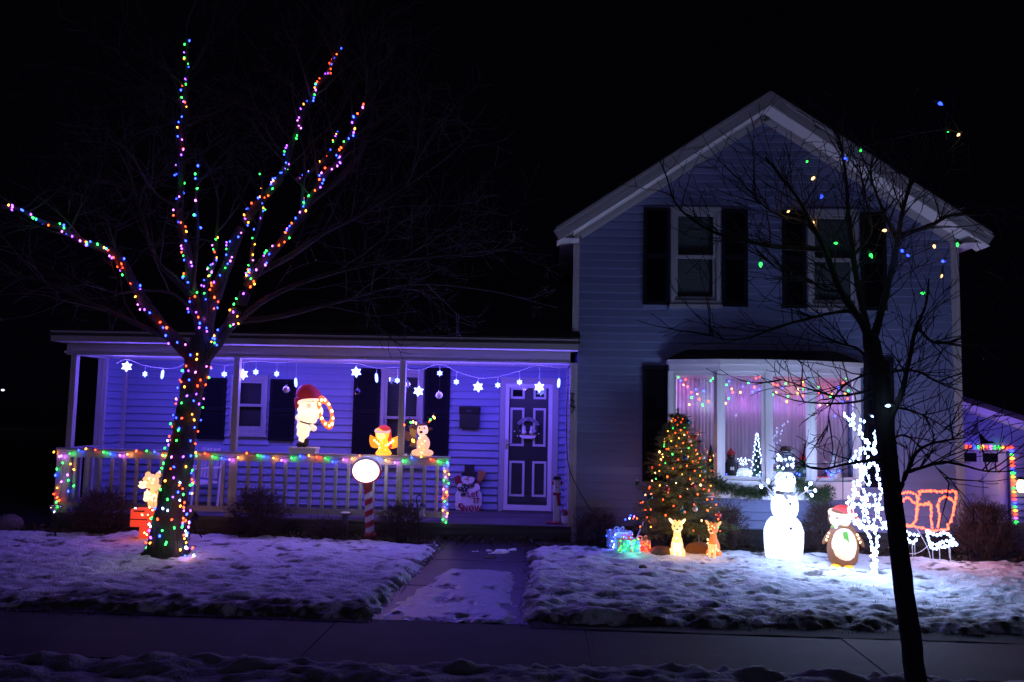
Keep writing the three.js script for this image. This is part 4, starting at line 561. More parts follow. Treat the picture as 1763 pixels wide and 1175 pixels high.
{
  // garland in two swags under the bay
  [[[1222, 826], [1240, 836], [1262, 843], [1285, 848], [1308, 848], [1325, 838]], [[1372, 828], [1388, 842], [1402, 852], [1416, 852], [1424, 846]]].forEach((px, i) => {
    const p = curve(px.map(([u, v]) => at(u, v, i ? 0.47 : 0.46)), 26), g = thing('fir_garland', i ? 'short dark fir garland under the right half of the bay window' : 'long dark fir garland swag under the left half of the bay window', 'garland', V(0, 0, 0), 'fir garlands under the bay window');
    const w = new Wood(); w.tube(p, p.map(() => 0.012), 5); part('stem', w.build(), M.twig, g);
    const v = []; for (let k = 0; k < 330; k++) { const q = pick(p), d = V(rr(-1, 1), rr(-1, 0.8), rr(-0.3, 1)).normalize().multiplyScalar(rr(0.05, 0.15)); fir([q.clone(), q.clone().addScaledVector(d, 0.5), q.clone().add(d)], 26, 0.042, 1, v, 2); } part('needles', needleMesh(v), M.needle, g).userData.kind = 'stuff';
  });
  // crook that stands before the bay
  const Z = 0.9, b = at(1453, 955, Z), g = thing('shepherd_hook', 'thin black shepherd hook standing in front of the right bay window pane', 'hook', V(b.x, baseY(Z), Z)), l = (u, v) => at(u, v, Z).sub(V(b.x, baseY(Z), Z));
  part('hook', wire([V(0, -0.1, 0), l(1452, 900), l(1451.5, 820), l(1450, 775), l(1444, 758), l(1435, 752), l(1426, 756), l(1420, 770), l(1419, 786), l(1422, 790)], 0.006, 60, 6), M.metal, g); part('step', merge([rod(V(-0.06, 0.06, 0), V(0.06, 0.06, 0), 0.005), rod(V(0.06, 0.06, 0), V(0.06, -0.08, 0), 0.005)]), M.metal, g);
}
// ---------------------------------------------------------------- lit figures on the lawn
{
  // faceted snowman of glowing cloth
  const p = foot(1348, 961), g = thing('lit_snowman', 'tall glowing white snowman with a lattice top hat and twig arms in the lawn', 'lit snowman', p), Z = p.z, l = (u, v, dz = 0) => at(u, v, Z + dz).sub(p), m = l(1382, 905).x - l(1315, 905).x;
  const white = glow([1.05, 1.35, 2.3], 1, [0.6, 0.6, 0.62]); white.flatShading = true;
  const H = (v) => l(1350, v).y, R = (w) => w / 2 * m / 67, lx = (v) => l(1348.5 + (962 - v) * 0.028, v).x;
  const sec = (rows, name) => { const gg = lathe(rows.map(([w, v]) => [R(w), H(v)]), 15); gg.rotateY(0.2); const x = lx(rows[Math.floor(rows.length / 2)][1]); return part(name, put(gg, x, 0, 0), white, g); };
  sec([[0, 962], [62, 962], [67, 935], [68, 915], [58, 900], [45, 892], [38, 891]], 'lower_body'); sec([[34, 891], [42, 886], [46.5, 878], [47, 869], [44, 860], [38, 854], [28, 850.5], [0, 850]], 'middle_body'); sec([[8, 848.5], [16, 847.2], [24, 843.5], [31, 838], [35.5, 830], [34, 822], [29, 817], [20, 813.5], [0, 812.5]], 'head');
  const seams = []; for (const [w, v] of [[67.5, 916], [47, 871], [37.4, 829]]) { const q = new THREE.TorusGeometry(R(w), 0.004, 5, 30); q.rotateX(Math.PI / 2); seams.push(put(q, lx(v), H(v), 0)); } part('hoops', merge(seams), M.whiteWire, g);
  for (const [u, v, r] of [[1354.5, 866, 0.018], [1352.5, 906, 0.018]]) { const q = l(u, v); part('button', ball(r, q.x, q.y, R(v > 880 ? 66 : 46) - 0.005, 1, 1, 0.5, 10), blackCloth, g); }
  for (const u of [1350, 1361.5]) { const q = l(u, 821.5); part('eye', ball(0.011, q.x, q.y, R(36) - 0.01, 1, 1, 0.6, 8), blackCloth, g); } { const q = l(1357, 828); part('nose', put(new THREE.ConeGeometry(0.014, 0.07, 8), q.x, q.y, R(37) + 0.02, Math.PI / 2), lit([1.3, 0.9, 0.7], 0.8), g); }
  const sc = put(new THREE.TorusGeometry(R(25), 0.026, 6, 22), lx(850), H(850), 0, Math.PI / 2, -0.05); part('scarf', merge([sc, box(0.035, 0.09, 0.015, lx(850) - 0.03, H(853), R(40), 0, 0, 0.5), box(0.05, 0.035, 0.02, lx(850) + 0.06, H(850), R(36))]), std(0.1, 0.085, 0.08), g);
  const hx = lx(800); part('hat_brim', put(new THREE.CylinderGeometry(R(36), R(38), 0.02, 20), hx + 0.01, H(811.5), 0, 0, 0, -0.05), std(0.1, 0.1, 0.12, 0.85), g);
  const lat = []; for (let i = 0; i < 12; i++) { const a = i / 12 * 6.283; lat.push(rod(V(hx + Math.cos(a) * R(24), H(810), Math.sin(a) * R(24)), V(hx + Math.cos(a + 0.5) * R(25), H(779), Math.sin(a + 0.5) * R(25)), 0.005)); } for (const v of [808, 795, 781]) { const q = new THREE.TorusGeometry(R(25), 0.006, 5, 22); q.rotateX(Math.PI / 2); lat.push(put(q, hx, H(v), 0)); } part('hat_lattice', merge(lat), std(0.1, 0.1, 0.13), g); part('hat_lining', put(new THREE.CylinderGeometry(R(20), R(20), H(781) - H(809), 14), hx, (H(781) + H(809)) / 2, 0), std(0.03, 0.03, 0.045), g);
  part('hat_crown', merge([put(new THREE.CylinderGeometry(R(25), R(29), 0.02, 18), hx, H(778), 0)]), std(0.72, 0.72, 0.76), g); part('hat_cap', put(ball(R(19), 0, 0, 0, 1, 0.75, 1, 14), hx, H(775), 0), std(0.12, 0.08, 0.06, 0.9), g);
  for (let i = 0; i < 20; i++) { const a = i * 2.4; bulb(g, 'white', V(hx + Math.cos(a) * R(26), H(808) + (H(782) - H(808)) * rnd(), Math.sin(a) * R(26)), 0.017); } part('holly', merge([ball(0.03, hx - R(34), H(810), 0.06, 1.3, 0.5, 0.8, 8), ball(0.025, hx - R(24), H(809), 0.1, 1.3, 0.5, 0.8, 8)]), std(0.08, 0.16, 0.04), g);
  for (const [q, tips] of [[[[1334, 855], [1326, 845], [1318, 835], [1309, 824]], [[1323, 829], [1311, 838]]], [[[1370, 857], [1380, 852], [1391, 845], [1402, 846]], [[1388, 842], [1396, 833], [1404, 845], [1398, 853]]]]) { const w = new Wood(), c = curve(q.map(([u, v]) => l(u, v, 0.02)), 10); w.tube(c, c.map((_, i) => 0.014 - i * 0.0008), 6, 0.5); tips.forEach(([u, v], i) => w.tube([c[6], l(u, v, 0.03)], [0.008, 0.005], 5)); part('twig_arm', w.build(), std(0.3, 0.27, 0.26), g); tips.forEach(([u, v]) => bulb(g, 'white', l(u, v, 0.035), 0.023)); }
  part('ground_stakes', merge([-1, 1].map((s) => rod(V(s * R(50), 0.05, 0.1), V(s * R(54), -0.12, 0.12), 0.005))), M.metal, g);
  lamp(g, [0.42, 0.56, 1], 4.6, V(0.05, 0.75, 0.62), 10); lamp(g, [0.36, 0.5, 1], 1.7, V(0.1, 0.75, -0.45), 12);
}
{
  // penguin
  const p = foot(1452, 976), Z = p.z, g = thing('lit_penguin', 'glowing brown and white penguin with red cap and green scarf beside the tall reindeer', 'lit figure', p), l = (u, v, dz = 0) => at(u, v, Z + dz).sub(p), k = l(1478, 940).x - l(1425, 940).x, Y = (v) => l(1451, v).y, X = (u) => l(u, 930).x, S = (w) => w * k / 53; g.rotation.y = -0.33;
  const brown = lit([0.6, 0.2, 0.02], 0.2, [0.12, 0.05, 0.02]), belly = lit([1.1, 0.52, 0.13], 0.55, [0.6, 0.5, 0.36]);
  part('body', lathe([[0, 975], [14, 975], [24, 966], [26.5, 948], [25, 925], [19, 908], [12, 902], [0, 901]].map(([w, v]) => [S(w), Y(v)]), 20), brown, g);
  part('belly', ball(1, X(1453), Y(938), S(13), S(21), (Y(905) - Y(975)) * 0.46, S(17), 18), belly, g); part('head', ball(1, X(1447.5), Y(893), 0, S(20), S(19), S(18), 18), brown, g);
  part('face', merge([ball(1, X(1441.5), Y(895), S(10), S(11), S(12), S(9.5), 14), ball(1, X(1454), Y(895), S(10), S(11), S(12), S(9.5), 14)]), belly, g);
  part('beak', put(new THREE.ConeGeometry(S(4), S(9), 10), X(1449), Y(898), S(22), Math.PI / 2), lit([1.2, 0.5, 0.03], 0.7), g); for (const u of [1442.5, 1456]) part('eye', ball(S(1.6), X(u), Y(891), S(19.5), 1, 1, 0.6, 8), blackCloth, g);
  part('cap', merge([ball(S(17), X(1452), Y(882), -S(3), 1.05, 0.72, 1, 14), rod(V(X(1458), Y(876), 0), V(X(1474), Y(893), -S(6)), S(9), S(4), 10)]), lit([0.95, 0.07, 0.04], 0.55, [0.45, 0.03, 0.03]), g); const br = new THREE.TorusGeometry(S(17.5), S(4.2), 8, 22); br.rotateX(Math.PI / 2 + 0.2); part('cap_brim', put(br, X(1449), Y(884), 0, 0, 0, -0.06), belly, g); part('pompom', ball(S(5), X(1475), Y(895), -S(6)), belly, g);
  const scf = new THREE.TorusGeometry(S(15), S(3.4), 6, 20); scf.rotateX(Math.PI / 2); part('scarf', merge([put(scf, X(1450), Y(909), 0), rbox(S(8), S(26), S(3), S(1), X(1457), Y(925), S(27), 0.1, 0, 0.15)]), lit([0.12, 0.5, 0.04], 0.5, [0.06, 0.2, 0.03]), g);
  for (const [s, u] of [[-1, 1427], [1, 1477]]) { const f = ball(1, 0, 0, 0, S(4.5), S(17), S(9), 12); f.rotateZ(s * 0.55); part('flipper', put(f, X(u), Y(926), 0), brown, g); part('foot', ball(1, X(1450 + s * 10), Y(974), S(13), S(9), S(4), S(12), 10), lit([1.3, 0.6, 0.05], 0.8), g); for (let i = 0; i < 3; i++) bulb(g, 'warm', V(X(u + s * (i * 2.2 - 2)), Y(919 + i * 6), S(8)), 0.012); }
  for (let i = 0; i < 16; i++) { const a = -1.3 + i / 15 * 2.6 + rr(-0.1, 0.1), v = rr(912, 970), w = 25 * Math.sqrt(Math.max(0.1, 1 - Math.pow((v - 940) / 42, 2))); bulb(g, 'warm', V(X(1451) + Math.sin(a) * S(w), Y(v), Math.cos(a) * S(w) * 0.95), 0.009); }
  lamp(g, [1, 0.68, 0.35], 0.16, V(-0.1, 0.25, 0.42), 6);
}
{
  // two small deer by the tree
  const glowing = lit([2.0, 0.95, 0.28], 0.85, [0.5, 0.3, 0.15]), pale = lit([2.4, 1.6, 0.7], 1, [0.6, 0.5, 0.35]), rust = lit([1.0, 0.27, 0.04], 0.62, [0.35, 0.14, 0.05]), rusty = lit([1.5, 0.7, 0.25], 0.8, [0.5, 0.3, 0.15]);
  const deer = (u, v, s, label, a, b, turn, spots) => {
    const p = foot(u, v), g = thing('lit_fawn', label, 'lit figure', p, 'lit fawns by the decorated tree'); g.rotation.y = turn; g.scale.setScalar(s);
    part('body', merge([ball(0.085, 0, 0.14, -0.02, 0.95, 1.5, 1.05), ball(0.075, 0, 0.22, 0.02, 0.9, 1, 0.9), rod(V(0, 0.22, 0), V(0, 0.34, 0.03), 0.055, 0.045, 12)]), a, g); part('chest', ball(0.06, 0, 0.17, 0.045, 0.8, 1.6, 0.7), b, g);
    for (const q of [-1, 1]) { part('foreleg', merge([rod(V(q * 0.035, 0.2, 0.06), V(q * 0.032, 0.02, 0.09), 0.026, 0.017, 8), ball(0.021, q * 0.032, 0.015, 0.095, 1, 0.7, 1.2)]), b, g); part('hind_leg', merge([ball(0.058, q * 0.065, 0.06, -0.02, 0.75, 1.05, 1.25), ball(0.025, q * 0.075, 0.015, 0.04, 1, 0.6, 1.5)]), a, g); const e = ball(1, 0, 0, 0, 0.02, 0.052, 0.014, 10); e.rotateZ(-q * 0.7); part('ear', put(e, q * 0.075, 0.468, 0.02), b, g); part('eye', ball(0.011, q * 0.034, 0.415, 0.088), blackCloth, g); }
    part('head', merge([ball(0.076, 0, 0.4, 0.03, 0.95, 0.95, 0.95), ball(0.046, 0, 0.372, 0.092, 0.95, 0.75, 0.95), ball(0.02, -0.03, 0.47, 0.02), ball(0.02, 0.03, 0.47, 0.02)]), a, g); part('muzzle', ball(0.035, 0, 0.363, 0.112, 0.95, 0.65, 0.8), b, g); part('nose', ball(0.014, 0, 0.378, 0.142, 1, 0.8, 0.8), std(0.2, 0.02, 0.015), g); part('tail', ball(0.03, 0, 0.11, -0.115, 0.7, 1, 0.9), b, g);
    for (let i = 0; i < spots; i++) { const t = rr(-1.2, 1.2), y = rr(0.05, 0.27); bulb(g, 'warm', V(Math.sin(t) * 0.085, y, -0.01 + Math.cos(t) * 0.095), 0.009); } for (let i = 0; i < 5; i++) bulb(g, 'warm', V(rr(-0.06, 0.06), 0.4 + rr(-0.03, 0.06), 0.1), 0.007);
    return g;
  };
  const f1 = deer(1166, 960, 0.93, 'bright yellow glowing fawn sitting upright under the decorated tree', glowing, pale, -0.15, 10), f2 = deer(1229, 962, 0.9, 'dim orange glowing fawn with spots right of the brighter fawn', rust, rusty, -0.45, 9);
  lamp(f1, [1, 0.6, 0.2], 0.11, V(0, 0.25, 0.3), 4); lamp(f1, [1, 0.5, 0.15], 0.05, V(0.1, 0.3, -0.25), 4); lamp(f2, [1, 0.4, 0.1], 0.08, V(0, 0.2, 0.3), 4);
}
{
  // gift boxes of small lights
  const gift = (u0, v0, u1, v1, col, base, label, k, rib, dz) => {
    const f = foot((u0 + u1) / 2, v1), a = at(u0, v0, f.z), b = at(u1, v1, f.z), w = b.x - a.x, h = a.y - b.y, g = thing('lit_gift_box', label, 'gift box', V((a.x + b.x) / 2, f.y, f.z - w / 2 + dz), 'lit gift boxes'); g.rotation.y = 0.35; const s = w * 0.8;
    const fr = []; for (const x of [-s / 2, s / 2]) for (const z of [-s / 2, s / 2]) fr.push(rod(V(x, 0, z), V(x, h, z), 0.006)); for (const y of [0.005, h]) { for (const x of [-s / 2, s / 2]) fr.push(rod(V(x, y, -s / 2), V(x, y, s / 2), 0.006)); for (const z of [-s / 2, s / 2]) fr.push(rod(V(-s / 2, y, z), V(s / 2, y, z), 0.006)); } part('frame', merge(fr), M.whiteWire, g);
    part('wrapping', put(new RoundedBoxGeometry(s * 0.97, h * 0.97, s * 0.97, 2, 0.01), 0, h / 2, 0), lit(base, 0.5, base.map((v) => Math.min(0.6, v * 0.5 + 0.05))), g);
    part('ribbon', merge([box(0.03, h + 0.008, s + 0.014, 0, h / 2, 0), box(s + 0.014, h + 0.006, 0.03, 0, h / 2, 0)]), lit(rib, 0.5, [0.3, 0.2, 0.2]), g); part('bow', merge([-1, 1].map((q) => put(new THREE.TorusGeometry(0.035, 0.01, 5, 12), q * 0.035, h + 0.02, 0, 0.4, 0.5 * q, 0.3 * q))), lit(rib, 0.6, [0.3, 0.2, 0.2]), g);
    for (let i = 0; i < k; i++) { const face = i % 5, q = [rr(-0.5, 0.5) * s, rr(0.05, 0.98) * h], p = face < 3 ? V(q[0], q[1], s / 2 + 0.006) : face === 3 ? V(s / 2 + 0.006, q[1], q[0]) : i % 2 ? V(-s / 2 - 0.006, q[1], q[0]) : V(q[0], h + 0.006, rr(-0.5, 0.5) * s); bulb(g, col[i % col.length], p, 0.0085); }
    lamp(g, base.map((v) => Math.min(1, v)), base[2] > 0.7 ? 0.8 : 0.1, V(-0.02, h * 0.5, s / 2 + 0.12), 4); return g;
  };
  gift(1049, 919, 1091, 951, ['blue', 'blue', 'blue', 'white'], [0.08, 0.14, 0.8], 'lit blue gift box, the tallest of the three by the decorated tree', 70, [0.1, 0.2, 0.9], -0.12);
  gift(1063, 929, 1101, 957, ['green', 'green', 'blue', 'green'], [0.04, 0.5, 0.36], 'lit green gift box with red ribbon in front of the blue box', 66, [0.7, 0.06, 0.05], 0.06);
  gift(1097, 934, 1122, 956, ['red', 'orange'], [0.75, 0.06, 0.06], 'small lit red gift box, right of the green box', 20, [0.9, 0.2, 0.12], -0.1);
}
{
  // wire reindeer of white lights, side on, head to the left
  const p = foot(1503, 990), Z = p.z, g = thing('wire_reindeer', 'tall wire-frame reindeer of white lights standing beside the dark tree trunk', 'lit reindeer', p), l = (u, v, dz = 0) => at(u, v, Z + dz).sub(p);
  const fr = new Wood(), lights = [], run = (pts, gap = 0.055, on = true) => { const c = new THREE.CatmullRomCurve3(pts, false, 'centripetal'), L = c.getLength(), n = Math.max(4, Math.round(L / 0.03)), q = c.getSpacedPoints(n); fr.tube(q, q.map(() => 0.0048), 5); if (on) { const m = Math.max(2, Math.round(L / gap)); for (const a of c.getSpacedPoints(m)) lights.push(a.clone().add(V(rr(-0.02, 0.02), rr(-0.02, 0.02), rr(0, 0.03)))); } };
  const hoop = (u, v, ru, rv, tilt = 0, n = 12) => { const c = l(u, v), q = []; for (let i = 0; i <= n; i++) { const t = i / n * 6.283, e = V(Math.cos(t) * 0.3 * ru / 145, Math.sin(t) * rv / 145, Math.sin(t + 1.57) * ru / 145).applyEuler(new THREE.Euler(0, 0, tilt)); q.push(c.clone().add(e)); } run(q, 0.055); };
  for (const dz of [-0.07, 0.07]) {   // the two sides
    run([l(1496, 800, dz * 0.5), l(1482, 825, dz * 0.7), l(1470, 846, dz), l(1461, 870, dz), l(1470, 898, dz), l(1494, 910, dz)]); run([l(1508, 800, dz * 0.4), l(1512, 822, dz * 0.7), l(1518, 846, dz), l(1536, 850, dz), l(1547, 858, dz), l(1550, 880, dz)]); run([l(1494, 910, dz), l(1520, 908, dz), l(1538, 904, dz), l(1550, 885, dz)]); run([l(1468, 868, dz * 1.3), l(1500, 872, dz * 1.5), l(1525, 874, dz * 1.5), l(1549, 872, dz)]);
    run([l(1480, 900, dz), l(1496, 925, dz), l(1503, 950, dz), l(1502, 988, dz)], 0.05); run([l(1504, 905, dz * 0.9), l(1510, 928, dz * 0.9), l(1507, 952, dz * 0.9), l(1508, 990, dz * 0.9)], 0.045); run([l(1540, 900, dz), l(1549, 925, dz), l(1546, 950, dz), l(1549, 978, dz)], 0.06);
    run([l(1502, 775, dz * 0.5), l(1488, 772, dz * 0.5), l(1474, 780, dz * 0.5), l(1464, 796, dz * 0.35), l(1472, 803, dz * 0.4), l(1490, 806, dz * 0.5), l(1503, 800, dz * 0.5)], 0.05);
  }
  hoop(1489, 822, 7, 15, 0.5); hoop(1481, 846, 9, 19, 0.5); for (const u of [1478, 1500, 1522, 1540]) hoop(u, 878, 12, 27); hoop(1486, 788, 9, 14); 
  for (const dz of [-0.05, 0.05]) { run([l(1496, 772, dz), l(1488, 755, dz * 2), l(1478, 742, dz * 2.6), l(1466, 730, dz * 2.8), l(1455, 714, dz * 3)], 0.045); run([l(1478, 742, dz * 2.6), l(1484, 726, dz * 3)], 0.05); run([l(1466, 730, dz * 2.8), l(1470, 716, dz * 3)], 0.05); run([l(1503, 771, dz), l(1508, 756, dz * 2), l(1506, 744, dz * 2.4)], 0.05); run([l(1505, 768, dz), l(1514, 756, dz * 2), l(1516, 742, dz * 2.6), l(1529, 732, dz * 2.6)], 0.06); run([l(1503, 780, dz * 1.2), l(1515, 776, dz * 2.2)], 0.05); }
  run([l(1440, 907, 0.06), l(1462, 900, 0.08), l(1482, 894, 0.08)], 0.1, false); run([l(1440, 907, 0.06), l(1452, 896, 0.06), l(1470, 892, 0.07)], 0.05);
  part('wire_frame', fr.build(), M.whiteWire, g); lights.forEach((q, i) => { if (i < 300) bulb(g, 'white', q, 0.0145); });
  if (lights.length > 300) part('bulbs', merge(lights.slice(300).map((q) => miniGeo.clone().scale(0.0145, 0.0145, 0.0145).translate(q.x, q.y, q.z))), LEDmat.white, g).userData.kind = 'stuff';
  part('ground_stakes', merge([rod(V(0, 0.04, 0.07), V(0, -0.12, 0.09), 0.004), rod(V(0.32, 0.08, 0.05), V(0.32, -0.1, 0.07), 0.004)]), M.metal, g);
  lamp(g, [0.44, 0.6, 1], 3.2, V(0.0, 0.6, 0.5), 10); lamp(g, [0.5, 0.64, 1], 0.4, V(0.05, 1.3, 0.2), 8); lamp(g, [0.5, 0.6, 1], 0.5, V(0.2, 0.75, -0.3), 8);
}
{
  // wire sleigh of red and white lights
  const Z = 0.78, p = V(at(1600, 960, Z).x, baseY(Z) + 0.01, Z), g = thing('wire_sleigh', 'wire-frame sleigh outlined in red lights over white lit runners, right of the dark tree trunk', 'lit sleigh', p), l = (u, v, dz = 0) => at(u, v, Z + dz).sub(p);
  const fr = new Wood(), run = (pts, color, gap, r = 0.0135, side = 0) => { const c = new THREE.CatmullRomCurve3(pts, false, 'centripetal'), L = c.getLength(), q = c.getSpacedPoints(Math.max(4, Math.round(L / 0.03))); fr.tube(q, q.map(() => 0.0055), 5); if (color) for (const a of c.getSpacedPoints(Math.max(2, Math.round(L / gap)))) bulb(g, color, a.clone().add(V(rr(-0.008, 0.008), rr(-0.008, 0.008), 0.012)), r); };
  const q = (dz, c, gap) => {
    run([l(1551, 850, dz), l(1563, 848, dz), l(1577, 852, dz), l(1580, 870, dz), l(1578, 890, dz), l(1572, 903, dz), l(1557, 905, dz)], c, gap); run([l(1552, 866, dz), l(1560, 857, dz), l(1570, 862, dz), l(1578, 868, dz), l(1600, 868, dz)], c, gap); run([l(1582, 847, dz), l(1603, 846, dz), l(1625, 847, dz), l(1645, 848, dz), l(1643, 868, dz), l(1640, 890, dz), l(1632, 905, dz)], c, gap); run([l(1584, 848, dz), l(1580, 866, dz), l(1577, 890, dz)], c, gap);
    run([l(1592, 868, dz), l(1601, 866, dz), l(1603, 885, dz), l(1604, 908, dz)], c, gap); run([l(1614, 872, dz), l(1617, 862, dz), l(1627, 856, dz), l(1638, 860, dz), l(1644, 868, dz)], c, gap); run([l(1614, 872, dz), l(1618, 890, dz), l(1614, 907, dz)], c, gap); run([l(1556, 906, dz), l(1580, 907, dz), l(1605, 914, dz), l(1632, 911, dz)], c, gap);
  };
  q(0.12, 'red', 0.031); q(-0.22, 'red', 0.075);
  for (const [u, v] of [[1551, 850], [1645, 848], [1632, 909], [1556, 906], [1603, 846]]) run([l(u, v, 0.12), l(u, v, -0.22)], 'red', 0.09);
  for (const dz of [0.14, -0.2]) { run([l(1556, 910, dz), l(1566, 920, dz), l(1580, 922, dz)], 'white', 0.05, 0.016); run([l(1562, 928, dz), l(1570, 935, dz), l(1576, 930, dz)], 'white', 0.05, 0.016); run([l(1596, 915, dz), l(1612, 922, dz), l(1630, 918, dz), l(1644, 934, dz)], 'white', 0.045, 0.016); run([l(1596, 922, dz), l(1602, 934, dz), l(1612, 938, dz), l(1628, 932, dz), l(1647, 937, dz)], 'white', 0.045, 0.016); run([l(1598, 930, dz), l(1605, 945, dz), l(1620, 942, dz), l(1640, 940, dz)], 'white', 0.05, 0.016); }
  run([l(1530, 943, 0.16), l(1560, 953, 0.16), l(1580, 953, 0.16), l(1600, 940, 0.16)], null); run([l(1578, 908, 0.13), l(1600, 950, 0.14), l(1604, 980, 0.15)], null);
  for (const [u, v, w, dz] of [[1571, 935, 970, 0.12], [1606, 945, 968, 0.12], [1618, 942, 978, 0.14], [1636, 935, 972, 0.12], [1575, 930, 962, -0.2], [1634, 936, 962, -0.2]]) run([l(u, v, dz), l(u + 1.5, w, dz)], null);
  part('wire_frame', fr.build(), M.whiteWire, g);
  lamp(g, [1, 0.1, 0.07], 0.4, V(0.05, 0.62, 0.35), 8); lamp(g, [1, 0.1, 0.07], 0.3, V(0.35, 0.5, 0.2), 8); lamp(g, [0.75, 0.85, 1], 0.14, V(0.15, 0.3, 0.3), 5);
}
{
  // candy-striped post with a lit oval sign
  const p = foot(637, 926), Z = p.z, g = thing('striped_post_sign', 'red and white striped post carrying a glowing oval sign capped with snow', 'lit sign', p), l = (u, v) => at(u, v, Z).sub(p), k = 11.1 / 1400 * (11.35 - Z) / 11.1, top = l(630, 834).y;
  const lean = (y) => l(637 - 7 * y / top, 926).x, seg = 26, wd = 0.062, red = std(0.4, 0.02, 0.03, 0.6), wh = std(0.62, 0.6, 0.62, 0.6);
  const mk = (sel) => { const v = [], n = 24; for (let i = 0; i < seg * 3; i++) for (let j = 0; j < n; j++) { const q = (a, b) => { const y = 0.02 + (top - 0.02) * a / (seg * 3), r = wd * (1.02 - 0.22 * y / top); return [lean(y) + Math.cos(b / n * 6.283) * r, y, Math.sin(b / n * 6.283) * r]; }; const ph = ((j / n + i / (seg * 3) * 4.6) % 1 + 1) % 1; if ((ph < 0.5) !== sel) continue; const a = q(i, j), b = q(i + 1, j), c = q(i + 1, j + 1), d = q(i, j + 1); v.push(...a, ...b, ...c, ...a, ...c, ...d); } const e = new THREE.BufferGeometry(); e.setAttribute('position', new THREE.Float32BufferAttribute(v, 3)); e.computeVertexNormals(); return e; };
  part('red_stripe', mk(true), red, g); part('white_stripe', mk(false), wh, g); part('post_core', rod(V(lean(0), 0, 0), V(lean(top), top, 0), wd * 0.96, wd * 0.76, 12), wh, g); part('foot', merge([lathe([[0, -0.05], [0.085, -0.05], [0.09, 0.02], [0.07, 0.07], [0, 0.07]], 12)]), std(0.2, 0.015, 0.02), g); part('collar', put(new THREE.CylinderGeometry(0.065, 0.058, 0.09, 14), lean(top), top - 0.03, 0), std(0.25, 0.03, 0.03), g);
  const c = l(631, 811.5), disc = (rx, ry, d) => { const e = new THREE.CylinderGeometry(1, 1, d, 30); e.rotateX(Math.PI / 2); e.scale(rx, ry, 1); return e; };
  part('sign_rim', put(disc(0.2, 0.165, 0.09), c.x, c.y - 0.004, 0), std(0.5, 0.02, 0.03, 0.5), g); part('sign_face', put(disc(0.182, 0.152, 0.1), c.x, c.y + 0.004, 0), glow([2.2, 2.2, 2.4], 1, [0.5, 0.5, 0.5]), g);
  const sn = new Wood(), q = []; for (let i = 0; i <= 18; i++) { const t = 0.12 + i / 18 * (Math.PI - 0.24); q.push(V(c.x + Math.cos(t) * 0.198, c.y + Math.sin(t) * 0.165, 0.01)); } sn.tube(q, q.map((_, i) => 0.014 + 0.016 * Math.sin(i / 18 * Math.PI)), 8, 0.3); part('snow_cap', sn.build(), M.snow, g);
  lamp(g, [0.75, 0.78, 1], 0.12, V(c.x, c.y, 0.2), 6); lamp(g, [0.9, 0.9, 1], 0.06, V(c.x, c.y + 0.02, -0.18), 5);
}
